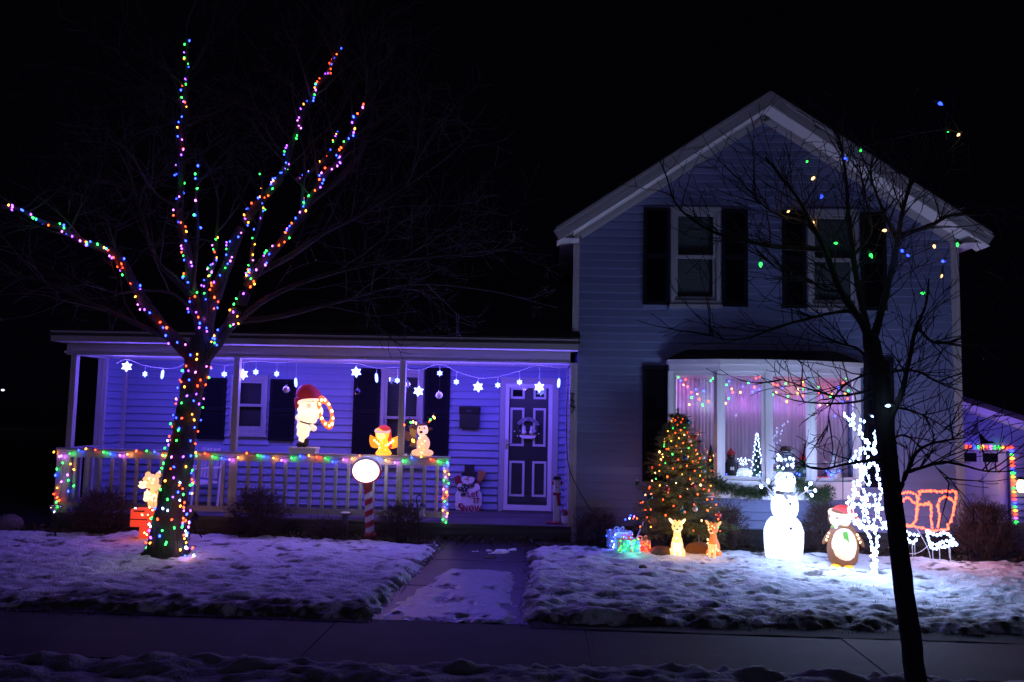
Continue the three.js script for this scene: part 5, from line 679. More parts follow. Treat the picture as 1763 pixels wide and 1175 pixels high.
{
  // teddy bear and red mailbox left of the big tree
  const p = foot(247, 929), Z = p.z, g = thing('lit_mailbox', 'glowing red toy mailbox on a post left of the big tree trunk', 'lit mailbox', p), l = (u, v, dz = 0) => at(u, v, Z + dz).sub(p), redL = lit([1.1, 0.075, 0.03], 0.62, [0.4, 0.03, 0.02]);
  const a = l(229, 906), b = l(262, 863), w = b.x - a.x, h = b.y - a.y; part('mailbox_body', merge([rbox(w, h * 0.7, 0.2, 0.012, (a.x + b.x) / 2, a.y + h * 0.35, 0), put((() => { const e = new THREE.CylinderGeometry(w * 0.47, w * 0.47, 0.198, 18, 1, false, -Math.PI / 2, Math.PI); e.rotateX(Math.PI / 2); e.rotateZ(Math.PI); e.scale(1, 0.75, 1); return e; })(), (a.x + b.x) / 2, a.y + h * 0.68, 0, 0, 0, Math.PI)]), redL, g); part('post', rbox(0.11, a.y, 0.11, 0.01, 0.01, a.y / 2, 0), redL, g); part('slot', box(w * 0.6, 0.015, 0.01, (a.x + b.x) / 2, a.y + h * 0.62, 0.102), blackCloth, g); part('door_seam', box(w * 0.94, 0.012, 0.01, (a.x + b.x) / 2, a.y + h * 0.3, 0.101), std(0.1, 0.01, 0.01), g); part('flag', merge([rod(V(a.x - 0.005, a.y + h * 0.2, 0.02), V(a.x - 0.012, a.y + h * 0.6, 0.02), 0.008)]), redL, g);
  for (const [u, v] of [[244, 887], [254, 887], [262, 879], [248, 918], [252, 921], [257, 874]]) bulb(g, 'warm', l(u, v, 0.115), 0.011); bulb(g, 'white', l(232, 877, 0.05), 0.018);
  lamp(g, [1, 0.12, 0.05], 0.1, V(0, 0.3, 0.3), 4);
  const bp = p.clone().add(V(0.09, 0, -0.14)), t = thing('lit_teddy_bear', 'glowing peach teddy bear leaning over the red toy mailbox', 'lit figure', bp), m = (u, v, dz = 0) => at(u, v, bp.z + dz).sub(bp), pe = lit([1.7, 0.75, 0.3], 0.75, [0.5, 0.3, 0.2]), pl = lit([1.9, 1.2, 0.7], 0.9, [0.6, 0.5, 0.4]);
  const hd = m(260, 829); part('head', ball(0.1, hd.x, hd.y, 0.02, 1.05, 0.95, 0.95), pe, t); part('muzzle', ball(0.062, hd.x - 0.075, hd.y - 0.04, 0.07, 1, 0.85, 1), pl, t); part('nose', ball(0.017, hd.x - 0.11, hd.y - 0.028, 0.12), blackCloth, t); for (const s of [-1, 1]) { part('ear', ball(0.038, hd.x + 0.02 + s * 0.07, hd.y + 0.085, 0, 1, 1, 0.6), pe, t); part('eye', ball(0.011, hd.x - 0.035 + s * 0.034, hd.y + 0.012, 0.105), blackCloth, t); part('leg', merge([rod(V(s * 0.06, 0.3, 0), V(s * 0.07, 0.04, 0.02), 0.055, 0.045, 10), ball(0.05, s * 0.07, 0.035, 0.04, 1, 0.8, 1.3)]), pe, t); part('arm', merge([rod(V(hd.x * 0.8 + s * 0.06, hd.y - 0.15, 0.02), V(-0.06 + s * 0.05, hd.y - 0.22, 0.1), 0.035, 0.032, 9), ball(0.036, -0.06 + s * 0.05, hd.y - 0.22, 0.1)]), pl, t); }
  part('body', ball(0.11, hd.x * 0.5 + 0.02, (hd.y + 0.16) / 2 + 0.05, -0.01, 0.95, 1.85, 0.85), pe, t); for (const [u, v] of [[250, 831], [256, 824], [262, 832], [253, 845], [258, 851], [259, 858], [264, 826]]) bulb(t, 'warm', m(u, v, 0.125), 0.012);
  lamp(t, [1, 0.55, 0.25], 0.07, V(-0.1, hd.y, 0.3), 4);
}
{
  // small lamps and lanterns
  let p = foot(95, 922), g = thing('garden_lantern', 'clear glass garden lantern on a stake at the left end of the porch', 'lantern', p); const h = at(92, 877, p.z).y - p.y;
  part('stake', rod(V(0, -0.1, 0), V(-0.02, h - 0.07, 0), 0.012), M.metal, g); part('glass_bowl', lathe([[0, -0.07], [0.03, -0.06], [0.075, 0.0], [0.085, 0.035], [0.08, 0.04], [0.07, 0.0], [0.025, -0.05], [0, -0.055]], 14).translate(-0.02, h, 0), M.glass, g); part('rim', put(new THREE.TorusGeometry(0.084, 0.006, 6, 18), -0.02, h + 0.037, 0, Math.PI / 2), M.chrome, g); bulb(g, 'white', V(-0.01, h - 0.03, 0.05), 0.012); bulb(g, 'warm', V(-0.05, h + 0.03, 0.06), 0.008); bulb(g, 'green', V(-0.02, h + 0.09, 0.0), 0.014); bulb(g, 'orange', V(-0.015, h + 0.15, 0.0), 0.014);
  p = foot(593, 922); g = thing('path_light', 'small unlit path lamp with snow on its cap left of the striped post', 'path lamp', p); { const t = at(593, 884, p.z).y - p.y; part('legs', merge([-1, 1].map((s) => rod(V(s * 0.03, -0.06, 0), V(s * 0.03, t - 0.12, 0), 0.01))), std(0.2, 0.2, 0.25, 0.4, { metalness: 0.5 }), g); part('lamp_body', put(new THREE.CylinderGeometry(0.045, 0.04, 0.13, 12), 0, t - 0.08, 0), std(0.16, 0.16, 0.2, 0.4), g); part('cap', put(new THREE.CylinderGeometry(0.05, 0.075, 0.02, 14), 0, t - 0.005, 0), M.metal, g); part('snow', ball(0.07, 0, t + 0.004, 0, 1, 0.25, 1, 12), M.snow, g); }
  p = foot(722, 934); g = thing('hook_lantern', 'glass lantern hanging from a black shepherd hook before the right end of the railing', 'lantern', p); { const l = (u, v) => at(u, v, p.z).sub(p); part('hook', wire([V(0, -0.1, 0), l(721, 900), l(718, 866), l(717, 857), l(722, 853), l(726.5, 857), l(727, 862)], 0.007, 40, 6), M.metal, g); const c = l(727, 878); part('lantern_top', put(new THREE.ConeGeometry(0.065, 0.06, 10), c.x, c.y + 0.075, 0), M.metal, g); part('glass_globe', ball(0.062, c.x, c.y - 0.01, 0, 1, 1.1, 1, 14), M.glass, g); part('lantern_base', put(new THREE.CylinderGeometry(0.035, 0.045, 0.03, 10), c.x, c.y - 0.075, 0), std(0.3, 0.3, 0.35, 0.4), g); part('candle', put(new THREE.CylinderGeometry(0.022, 0.022, 0.07, 10), c.x, c.y - 0.03, 0), std(0.5, 0.48, 0.5), g); }
  p = foot(340, 929); g = thing('spotlight_stand', 'dark unlit spotlight on a short tripod right of the big tree trunk', 'spotlight', p); { const l = (u, v) => at(u, v, p.z).sub(p), c = l(331, 888); part('lamp_housing', merge([put(new THREE.CylinderGeometry(0.07, 0.05, 0.13, 12), c.x, c.y, 0, 1.1, 0, 0.3)]), M.metal, g); part('snow', ball(0.035, c.x - 0.02, c.y + 0.065, 0, 1.2, 0.4, 1, 8), M.snow, g); for (const [x, z] of [[-0.1, 0.05], [0.12, 0.06], [0.02, -0.12]]) part('leg', rod(V(c.x, c.y - 0.05, 0), V(x, -0.04, z), 0.01, 0.008), M.metal, g); }
  const rock = (name, u, v, r, sy, m, label, cat) => { const q = foot(u, v), e = new THREE.IcosahedronGeometry(r, 3), a = e.attributes.position; for (let i = 0; i < a.count; i++) { const k = 0.8 + 0.45 * fbm(a.getX(i) * 3 / r * 0.5 + 7 + u, a.getY(i) * 1.5 / r + a.getZ(i) * 1.5 / r + 3, 3); a.setXYZ(i, a.getX(i) * k, a.getY(i) * k * sy, a.getZ(i) * k); } e.computeVertexNormals(); const o = part(numbered(name), e, m, scene); o.position.set(q.x, q.y + r * sy * 0.25, q.z); tag(o, label, cat); };
  const stone = std(0.12, 0.1, 0.095, 0.95, { bumpMap: barkBump, bumpScale: 0.01 });
  rock('boulder', 12, 909, 0.2, 0.7, stone, 'dark boulder at the left edge of the lawn', 'boulder'); rock('boulder', 1202, 955, 0.17, 0.75, std(0.2, 0.09, 0.04, 0.95), 'brown boulder between the two lit fawns', 'boulder'); rock('boulder', 1142, 956, 0.17, 0.5, std(0.12, 0.06, 0.045, 0.95), 'low dark boulder left of the bright fawn', 'boulder'); rock('boulder', 1107, 980, 0.05, 0.7, stone, 'small dark stone lying in the snow below the gift boxes', 'stone'); rock('boulder', 1300, 930, 0.13, 0.8, std(0.05, 0.045, 0.045, 0.95), 'dark stone against the house wall left of the glowing snowman', 'stone');
}
// ---------------------------------------------------------------- trees
function grow(wood, from, dir, len, r, level, o) {   // a bent branch with smaller ones leaving it
  const n = level > 1 ? 7 : 5, pts = [from.clone()], rad = [r], d = dir.clone().normalize(), p = from.clone();
  for (let i = 1; i <= n; i++) { d.add(V(rr(-1, 1) * o.wild, rr(-1, 1) * o.wild + o.up, rr(-1, 1) * o.wild)).normalize(); p.addScaledVector(d, len / n); pts.push(p.clone()); rad.push(Math.max(o.min, r * (1 - 0.85 * i / n))); }
  wood.tube(pts, rad, level > 1 ? 5 : 4);
  if (level > 0) { const kids = Math.round(o.kids * rr(0.7, 1.3)); for (let k = 0; k < kids; k++) { const t = rr(0.2, 0.98), i = Math.min(n - 1, Math.floor(t * n)), q = pts[i].clone().lerp(pts[i + 1], t * n - i), a = pts[i + 1].clone().sub(pts[i]).normalize(), s = V(rr(-1, 1), rr(-1, 1) * 0.8, rr(-1, 1)).normalize(); s.addScaledVector(a, -s.dot(a)).normalize(); grow(wood, q, a.multiplyScalar(0.75).addScaledVector(s, 0.75), len * rr(0.35, 0.62), Math.max(o.min, rad[i] * 0.6), level - 1, o); } }
}
const limbTube = (pts, r0, r1, n, k, rough) => { const w = new Wood(), c = curve(pts, n); w.tube(c, c.map((_, i) => r0 + (r1 - r0) * Math.pow(i / n, 0.8)), k, rough); return [w.build(), c]; };
{
  // big tree wound with lights
  const f = foot(286, 955), Z = f.z, tree = thing('bare_tree', 'large bare tree whose trunk and limbs are wound with multicolour lights', 'tree', f), L = (l, zs) => l.map(([u, v], i) => at(u, v, Z + zs * i / (l.length - 1)).sub(f));
  { const px = [[286, 962, 50], [287, 945, 36], [290, 915, 29.5], [295, 880, 26.5], [302, 830, 24], [310, 780, 22], [319, 730, 20.5], [328, 680, 20], [337, 640, 21], [344, 605, 23], [349, 582, 20]], w = new Wood(), c = curve(px.map(([u, v]) => at(u, v, Z).sub(f)), 60), s = (11.35 - Z) / 1400; w.tube(c, c.map((_, i) => { const t = i / 60 * (px.length - 1), a = Math.min(px.length - 2, Math.floor(t)); return (px[a][2] + (px[a + 1][2] - px[a][2]) * (t - a)) * s * 0.93; }), 26, 0.26); part('trunk', w.build(), M.bark, tree); }
  const limbs = {
    left: [L([[340, 625], [306, 590], [268, 549], [237, 503], [214, 462], [197, 437], [168, 425], [140, 415], [107, 393], [66, 380], [31, 360], [-20, 352], [-70, 335]], 0.9), 0.085, 0.018],
    upright: [L([[350, 610], [346, 560], [332, 515], [326, 470], [322, 434], [310, 378], [311, 306], [311, 245], [317, 184], [321, 133], [322, 80], [318, 20]], -0.5), 0.085, 0.014],
    middle: [L([[352, 600], [358, 546], [373, 500], [393, 449], [408, 408], [439, 357], [475, 317], [490, 291], [503, 245], [526, 189], [544, 153], [564, 125], [582, 92], [600, 50]], -0.9), 0.09, 0.014],
    right: [L([[350, 620], [375, 587], [403, 546], [429, 490], [450, 455], [477, 424], [511, 383], [531, 347], [556, 306], [582, 276], [602, 230], [625, 181], [640, 120]], 0.6), 0.085, 0.014],
    fork: [L([[490, 293], [518, 276], [541, 253], [562, 220], [566, 205]], -0.2).map((p) => p.add(V(0, 0, -0.45))), 0.03, 0.01],
    inner: [L([[432, 487], [442, 470], [444, 434], [460, 378], [462, 355], [458, 300]], -0.3).map((p) => p.add(V(0, 0, 0.2))), 0.03, 0.01],
    short: [L([[352, 560], [352, 500], [362, 470], [370, 449], [372, 408], [376, 340]], 0.5), 0.045, 0.012], thin: [L([[330, 500], [337, 440], [340, 380], [337, 337], [345, 270]], 0.4), 0.03, 0.008],
  };
  const dark = [[[330, 512], [300, 480], [270, 450], [240, 360], [222, 300], [214, 230], [205, 150]], [[440, 472], [500, 440], [560, 400], [620, 370], [700, 320], [780, 265]], [[380, 580], [450, 520], [540, 480], [640, 455], [760, 440], [900, 425]], [[398, 555], [480, 545], [580, 520], [700, 490], [840, 500], [960, 530]], [[300, 585], [240, 560], [150, 520], [60, 480], [-40, 470]], [[530, 350], [600, 290], [640, 210], [630, 120], [610, 40], [600, -30]], [[322, 130], [345, 90], [365, 40], [372, -20]], [[310, 360], [265, 330], [232, 280]], [[503, 245], [470, 205], [420, 180]], [[310, 180], [280, 160], [210, 150]], [[330, 530], [295, 505], [250, 500], [200, 505], [140, 480]]];
  const tw = new Wood(), opt = { wild: 0.2, up: 0.03, kids: 4, min: 0.0032 };
  const curves = {};
  for (const k in limbs) { const [pts, r0, r1] = limbs[k], [g, c] = limbTube(pts, r0, r1, 70, 9, 0.3); part('limb', g, M.bark, tree); curves[k] = c; const n = { fork: 2, inner: 2, short: 4, thin: 3 }[k] ?? 12; for (let i = 0; i < n; i++) { const t = Math.floor(rr(k === 'left' ? 25 : 30, 69)), a = c[t + 1].clone().sub(c[t]).normalize(); grow(tw, c[t], a.multiplyScalar(0.6).add(V(rr(-1, 1), rr(-0.15, 0.7), rr(-0.8, 0.8))), rr(0.7, 1.7), rr(0.009, 0.016), 2, opt); } }
  dark.forEach((d, j) => { const [g, c] = limbTube(L(d, rr(-0.8, 0.9)), j < 6 ? 0.045 : 0.022, 0.008, 40, 7, 0.3); part('limb', g, M.bark, tree); for (let i = 0; i < (j < 6 ? 11 : 4); i++) { const t = Math.floor(rr(10, 39)), a = c[t + 1].clone().sub(c[t]).normalize(); grow(tw, c[t], a.multiplyScalar(0.8).add(V(rr(-0.8, 0.8), rr(-0.3, 0.6), rr(-0.7, 0.7))), rr(0.6, 1.5), rr(0.007, 0.012), 2, opt); } });
  part('twigs', tw.build(), M.twig, tree).userData.kind = 'stuff';
  // strings of lights
  const string = (label, c, t0, t1, n, r0, r1, size, turns, lampEvery) => {
    const s = thing('tree_light_string', label, 'string lights', f), pts = [];
    for (let i = 0; i < n; i++) { const t = t0 + (t1 - t0) * i / (n - 1) + rr(-0.4, 0.4) / n, k = clamp(t) * (c.length - 1.001), a = Math.floor(k), p = c[a].clone().lerp(c[a + 1], k - a), r = r0 + (r1 - r0) * t + size, w = i / n * turns * 6.283 + rr(-0.7, 0.7), q = V(Math.cos(w), 0.35 * Math.sin(w * 1.7), Math.abs(Math.sin(w)) * 0.9 + 0.25).normalize().multiplyScalar(r + rr(0, 0.02)); pts.push(p.add(q)); }
    part('wire', wire(pts, 0.0026, n * 3, 3), M.cable, s); pts.forEach((p, i) => { const col = MULTI[Math.floor(rnd() * MULTI.length)]; bulb(s, col, p, size); if (i % lampEvery === 0) lamp(s, LED[col].map((v) => Math.min(1, v / 5)), 0.014, p.clone().add(V(0, 0.02, 0.06)), 1); });
  };
  string('multicolour lights wound along the lowest limb reaching left off the big tree', curves.left, 0.05, 0.87, 60, 0.085, 0.02, 0.0116, 8, 4); string('multicolour lights up the upright left-centre limb of the big tree', curves.upright, 0.1, 0.92, 62, 0.085, 0.014, 0.0116, 8, 4); string('multicolour lights up the middle limb that leans right in the big tree', curves.middle, 0.02, 0.93, 80, 0.085, 0.014, 0.0116, 9, 4); string('multicolour lights up the rightmost limb of the big tree', curves.right, 0.05, 0.92, 76, 0.085, 0.014, 0.0116, 9, 4);
  string('short run of lights on the side fork high in the big tree', curves.fork, 0.05, 1, 13, 0.02, 0.01, 0.009, 2, 5); string('short run of lights on the inner shoot of the rightmost limb', curves.inner, 0.05, 0.95, 18, 0.025, 0.01, 0.0095, 3, 6); string('run of lights on the short stub between the upright and the middle limb', curves.short, 0.15, 0.8, 20, 0.04, 0.012, 0.0095, 3, 6); string('few lights on the thin shoot beside the upright limb', curves.thin, 0.45, 0.98, 9, 0.02, 0.01, 0.012, 2, 4);
  // trunk: a rope of lights coiled round it
  const s = thing('trunk_light_string', 'dense multicolour lights coiled round the trunk of the big tree down to the snow', 'string lights', f), s1 = (11.35 - Z) / 1400, pts = [], axis = curve([[288, 940], [290, 915], [295, 880], [302, 830], [310, 780], [319, 730], [328, 680], [337, 640], [344, 605]].map(([u, v]) => at(u, v, Z).sub(f)), 80), R = (t) => (34 + (21 - 34) * Math.min(1, t * 1.5)) * s1 * 0.97;
  for (let i = 0; i < 180; i++) { const t = Math.pow(i / 179, 0.9), a = axis[Math.min(79, Math.floor(t * 79))], w = i * 0.61 + rr(-0.3, 0.3), r = R(t) + 0.02; pts.push(V(a.x + Math.cos(w) * r, a.y + rr(-0.05, 0.05), a.z + Math.sin(w) * r)); }
  part('wire', wire(pts, 0.003, 700, 3), M.cable, s);
  const trunkCols = ['green', 'green', 'red', 'amber', 'white', 'blue', 'violet', 'green', 'magenta', 'red', 'blue', 'green'];
  pts.forEach((p, i) => { if (p.z < axis[Math.min(79, Math.floor(i / 179 * 79))].z - 0.08) return; const col = pick(trunkCols); bulb(s, col, p, i < 90 ? 0.0135 : 0.0115); if (i % 6 === 0) lamp(s, LED[col].map((v) => Math.min(1, v / 5)), 0.012, p.clone().multiplyScalar(1).add(V(0, 0.02, 0.07)), 1); });
  const strand = [[318, 958], [322, 945], [320, 935], [316, 922], [319, 915], [313, 908], [314, 903], [319, 897], [315, 893], [321, 886], [316, 880], [310, 872], [317, 866], [309, 862], [315, 852], [306, 848], [314, 842], [308, 836], [326, 900], [324, 908], [317, 928], [331, 944], [333, 957], [327, 836], [329, 815], [330, 826]].map(([u, v]) => at(u, v, Z + 0.18).sub(f)); strand.forEach((p, i) => { const col = ['blue', 'magenta', 'amber', 'red', 'white', 'green', 'blue', 'red', 'orange'][i % 9]; bulb(s, col, p, 0.0125); if (i % 4 === 0) lamp(s, LED[col].map((v) => Math.min(1, v / 5)), 0.016, p.clone().add(V(0.02, 0.02, 0.06)), 1); }); part('wire', wire(strand.slice(0, 18), 0.003, 60, 3), M.cable, s);
  lamp(s, [1, 0.35, 0.12], 0.03, V(0.36, 0.08, 0.28), 2); lamp(s, [0.7, 0.75, 0.4], 0.05, V(-0.1, 0.35, 0.7), 5);
}
{
  // young tree at the kerb
  const Z = 5.75, gy = 0.0, b0 = at(1586, 1230, Z), f = V(b0.x, 0.02, Z), tree = thing('young_tree', 'young dark bare tree at the kerb crossing in front of the gable', 'tree', f), L = (l, zs = 0, z0 = 0) => l.map(([u, v], i) => at(u, v, Z + z0 + zs * i / (l.length - 1)).sub(f));
  const s = (11.35 - Z) / 1400;
  { const px = [[1590, 1290, 21], [1580, 1200, 17.5], [1569, 1110, 16.5], [1557, 1020, 15.5], [1546, 930, 15], [1537, 850, 15], [1530, 790, 15.5], [1524, 740, 15], [1520, 700, 15], [1515, 660, 15], [1507, 620, 15], [1501, 590, 14.5], [1497, 575, 12]], w = new Wood(), c = curve(px.map(([u, v]) => at(u, v, Z).sub(f)), 80); w.tube(c, c.map((_, i) => { const t = i / 80 * (px.length - 1), a = Math.min(px.length - 2, Math.floor(t)); return (px[a][2] + (px[a + 1][2] - px[a][2]) * (t - a)) * s; }), 16, 0.14); part('trunk', w.build(), M.darkBark, tree); }
  const limbs = [
    [[[1500, 592], [1484, 555], [1449, 503], [1430, 455], [1411, 410], [1390, 372], [1369, 335], [1345, 305], [1318, 270]], 0.3, 10, 3, 12], [[[1498, 585], [1482, 510], [1469, 440], [1461, 370], [1456, 300], [1448, 250], [1432, 200]], -0.2, 9, 2.2, 11], [[[1503, 590], [1520, 530], [1535, 470], [1546, 410], [1558, 350], [1580, 290], [1600, 240]], 0.1, 10, 2.5, 9], [[[1548, 408], [1575, 398], [1601, 390], [1631, 373], [1660, 368], [1700, 372]], 0.4, 7, 2.2, 5],
    [[[1528, 740], [1540, 705], [1552, 680], [1562, 640], [1570, 600], [1578, 565], [1594, 527], [1600, 480]], 0.5, 8.5, 2.5, 7], [[[1505, 672], [1475, 678], [1440, 682], [1400, 672], [1365, 660], [1332, 650]], 0.3, 3.6, 1.3, 3], [[[1503, 685], [1470, 693], [1420, 695], [1370, 690], [1330, 676]], 0.5, 3.2, 1.3, 2], [[[1520, 792], [1490, 795], [1455, 800], [1420, 808], [1395, 806], [1365, 792]], 0.5, 4, 1.3, 3],
    [[[1541, 858], [1552, 838], [1568, 800], [1578, 780], [1600, 766], [1635, 758], [1662, 754]], 0.4, 6.5, 1.8, 5], [[[1566, 812], [1590, 805], [1625, 796], [1660, 802], [1700, 812], [1745, 812]], 0.5, 4.5, 1.6, 5], [[[1420, 428], [1380, 428], [1330, 424], [1285, 415], [1242, 405], [1205, 387], [1164, 351], [1148, 305], [1128, 258]], -0.5, 6.5, 2, 9], [[[1466, 535], [1430, 540], [1380, 552], [1337, 564], [1290, 582], [1250, 585], [1214, 575]], 0.5, 4, 1.4, 5],
    [[[1515, 655], [1540, 640], [1580, 640], [1620, 660], [1650, 662]], 0.3, 4, 1.5, 4], [[[1526, 700], [1560, 705], [1600, 720], [1640, 745]], -0.3, 3.5, 1.3, 4], [[[1497, 620], [1475, 600], [1440, 590], [1400, 570], [1372, 540]], -0.3, 4, 1.5, 4], [[[1545, 415], [1520, 360], [1500, 300], [1508, 240]], -0.3, 4.5, 1.5, 5], [[[1408, 405], [1380, 380], [1345, 372], [1310, 350], [1275, 310]], 0.2, 4, 1.4, 5], [[[1470, 440], [1500, 400], [1490, 340], [1480, 280]], 0.3, 4, 1.3, 4],
    [[[1580, 565], [1610, 590], [1650, 585], [1690, 560]], 0.3, 4, 1.4, 4], [[[1449, 500], [1420, 500], [1390, 480], [1350, 470], [1310, 440]], -0.2, 4.2, 1.4, 5], [[[1510, 640], [1480, 650], [1450, 668], [1430, 700], [1425, 745]], 0.3, 3, 1.1, 3], [[[1530, 760], [1560, 750], [1600, 790], [1640, 840]], 0.4, 2.8, 1.1, 3],
  ];
  const tw = new Wood(), opt = { wild: 0.24, up: 0.035, kids: 2.6, min: 0.0022 };
  for (const [px, dz, r0, r1, n] of limbs) { const [g, c] = limbTube(L(px, dz), r0 * s * 0.8, r1 * s * 0.5, 46, 7, 0.3); part('limb', g, M.darkBark, tree); for (let i = 0; i < n * 2.5; i++) { const t = Math.floor(rr(7, 45)), a = c[t + 1].clone().sub(c[t]).normalize(); grow(tw, c[t], a.multiplyScalar(0.8).add(V(rr(-0.8, 0.8), rr(-0.35, 0.75), rr(-0.7, 0.7))), rr(0.25, 0.62), rr(0.0035, 0.006), 1, opt); } }
  part('twigs', tw.build(), M.darkTwig, tree).userData.kind = 'stuff';
  // scattered large bulbs
  const st = thing('tree_bulb_string', 'sparse string of large blue, green and amber bulbs in the young dark tree', 'string lights', f), px = [[1619, 178, 'blue', 1.2], [1651, 232, 'warm', 1.0], [1633, 227, 'green', 0.5], [1482, 259, 'green', 0.9], [1456, 273, 'blue', 1], [1390, 278, 'green', 0.8], [1401, 307, 'warm', 1], [1415, 338, 'blue', 1], [1358, 364, 'warm', 0.8], [1401, 384, 'warm', 1.1], [1440, 419, 'green', 0.8], [1524, 397, 'warm', 0.9], [1500, 440, 'green', 1.25], [1554, 432, 'blue', 1.2], [1563, 440, 'blue', 1], [1609, 424, 'warm', 0.9], [1649, 421, 'green', 1.1], [1624, 450, 'blue', 1.1], [1622, 475, 'warm', 0.9], [1590, 505, 'green', 1.2], [1310, 455, 'green', 1.15], [1530, 699, 'white', 1.1], [1502, 717, 'white', 0.8]];
  px.forEach(([u, v, c, k]) => { const p = at(u, v, Z + 0.12).sub(f), rot = [rr(-0.4, 0.4), 0, rr(-1.6, 1.6)], b = bulb(st, c, p, 0.0098 * k, c9Geo, rot), so = part('socket', socketGeo, M.cable, st); so.scale.setScalar(0.016 * k); so.rotation.set(...rot); so.position.copy(p).add(V(0, 0.026 * k, 0).applyEuler(b.rotation)); lamp(st, LED[c].map((q) => Math.min(1, q / 6)), 0.012 * k, p.clone().add(V(0, -0.01, 0.05)), 1); });
  const order = [0, 1, 2, 3, 4, 5, 6, 7, 8, 9, 10, 12, 11, 13, 14, 15, 16, 17, 18, 19].map((i) => at(px[i][0], px[i][1] - 4, Z + 0.1).sub(f)); part('wire', wire(order, 0.0022, 200, 3), M.cable, st);
}
{
  // decorated fir tree
  const f = foot(1171, 944), Z = f.z, g = thing('christmas_tree', 'decorated living fir tree on stakes left of the bay window', 'christmas tree', f), l = (u, v, dz = 0) => at(u, v, Z + dz).sub(f), topP = l(1167, 712), H = topP.y;
  const ax = (y) => topP.x * y / H; part('trunk', rod(V(0, -0.05, 0), topP, 0.035, 0.008, 9), M.bark, g);
  const w = new Wood(), v = [], tips = [];
  const width = (y) => { const t = 1 - y / H; return 0.045 + 0.75 * Math.pow(t, 0.95); };
  for (let i = 0; i < 270; i++) { const t = Math.pow(rnd(), 1.25), y = 0.3 + t * (H - 0.34), a = i * 2.39996 + rr(-0.3, 0.3), L = width(y) * rr(0.7, 1.12), o = V(ax(y), y, 0), d = V(Math.cos(a), 0.15 - 0.45 * (1 - t), Math.sin(a)).normalize(), m = o.clone().addScaledVector(d, L * 0.55), e = o.clone().addScaledVector(d, L).add(V(0, 0.07 * L + 0.02, 0)), c = curve([o, m, e], 6); w.tube(c, c.map((_, k) => 0.009 * (1 - k / 7) + 0.002), 4);
    const n = Math.round(130 * L) + 10; fir(c.slice(1), n * 2, 0.05, 1, v);
    for (let k = 0; k < 6 + L * 10; k++) { const q = c[2 + Math.floor(rr(0, 4.9))], side = V(-d.z, rr(-0.5, 0.4), d.x).multiplyScalar(rnd() < 0.5 ? 1 : -1).addScaledVector(d, 0.7).normalize(), q2 = q.clone().addScaledVector(side, rr(0.06, 0.17) * (0.5 + L)); fir([q, q.clone().lerp(q2, 0.5), q2], 26, 0.045, 1, v); } tips.push([e, d, t]); }
  fir([V(ax(H - 0.16), H - 0.16, 0), V(topP.x, H - 0.05, 0), topP.clone().add(V(0, 0.05, 0))], 220, 0.06, 1, v);
  for (const [u, vv] of [[1191, 717], [1215, 745]]) { const q = [l(1170, vv + 4), l(u, vv)]; w.tube(q, [0.008, 0.003], 4); }
  part('branches', w.build(), M.twig, g); part('needles', needleMesh(v), M.firNeedle, g).userData.kind = 'stuff';
  part('stake', rod(l(1095, 930, 0.1), l(1110, 895, 0), 0.009), std(0.5, 0.45, 0.45), g); part('stake', rod(l(1219, 932, 0.1), l(1207, 900, 0), 0.009), std(0.5, 0.45, 0.45), g); part('stake', rod(l(1204, 944, 0), l(1203, 915, 0), 0.01), std(0.25, 0.25, 0.3), g);
  // its lights
  const s = thing('tree_light_string', 'mostly amber and red lights on the decorated fir tree', 'string lights', f), cols = ['red', 'orange', 'amber', 'orange', 'red', 'warm', 'amber', 'orange', 'warm', 'green', 'red', 'orange', 'amber', 'orange', 'red'], pts = [];
  for (let i = 0; i < 170; i++) { const y = 0.33 + Math.pow(i / 170, 0.92) * (H - 0.36), a = i * 2.39996 + 0.5, r = width(y) * rr(0.72, 1.0); pts.push(V(ax(y) + Math.cos(a) * r, y - 0.12 * r, Math.sin(a) * r)); }
  pts.forEach((p, i) => { const c = cols[Math.floor(rnd() * cols.length)]; if (p.z < -0.15) return; bulb(s, c, p, 0.0078 + 0.003 * rnd()); });
  const order = pts.filter((p) => p.z > -0.15); part('wire', wire(order.filter((_, i) => i % 2 === 0), 0.002, 260, 3), M.cable, s);
  for (let i = 0; i < 24; i++) { const y = 0.4 + i / 24 * (H - 0.55), a = i * 2.4, r = width(y) * 0.85; lamp(s, i % 4 === 1 ? [1, 0.2, 0.08] : [1, 0.5, 0.15], 0.034, V(ax(y) + Math.cos(a) * r, y - 0.08, Math.abs(Math.sin(a)) * r), 1); }
  for (const [u, vv, c] of [[1084, 893, 'white'], [1077, 895, 'blue'], [1086, 888, 'blue'], [1092, 890, 'magenta'], [1097, 893, 'orange'], [1118, 898, 'red'], [1112, 878, 'red']]) bulb(s, c, l(u, vv, 0.12), 0.011);
  // ornaments
  const orn = (u, vv, r, m, label) => { const p = f.clone().add(l(u, vv, 0)), y = p.y - f.y, rad = width(y), dx = p.x - f.x - ax(y), dz = Math.sqrt(Math.max(0.02, rad * rad - dx * dx)) * 0.9, q = f.clone().add(l(u, vv, dz)), t = thing('tree_ornament', label, 'ornament', q, 'ornaments on the decorated fir tree'); part('ball', ball(r, 0, 0, 0, 1, 1, 1, 14), m, t); part('cap', put(new THREE.CylinderGeometry(0.008, 0.008, 0.014, 7), 0, r + 0.004, 0), M.chrome, t); part('hook', rod(V(0, r, 0), V(0, r + 0.035, -0.01), 0.0015, 0.0015, 3), M.chrome, t); };
  const shiny = (r, gg, b) => std(r, gg, b, 0.18, { metalness: 0.3 });
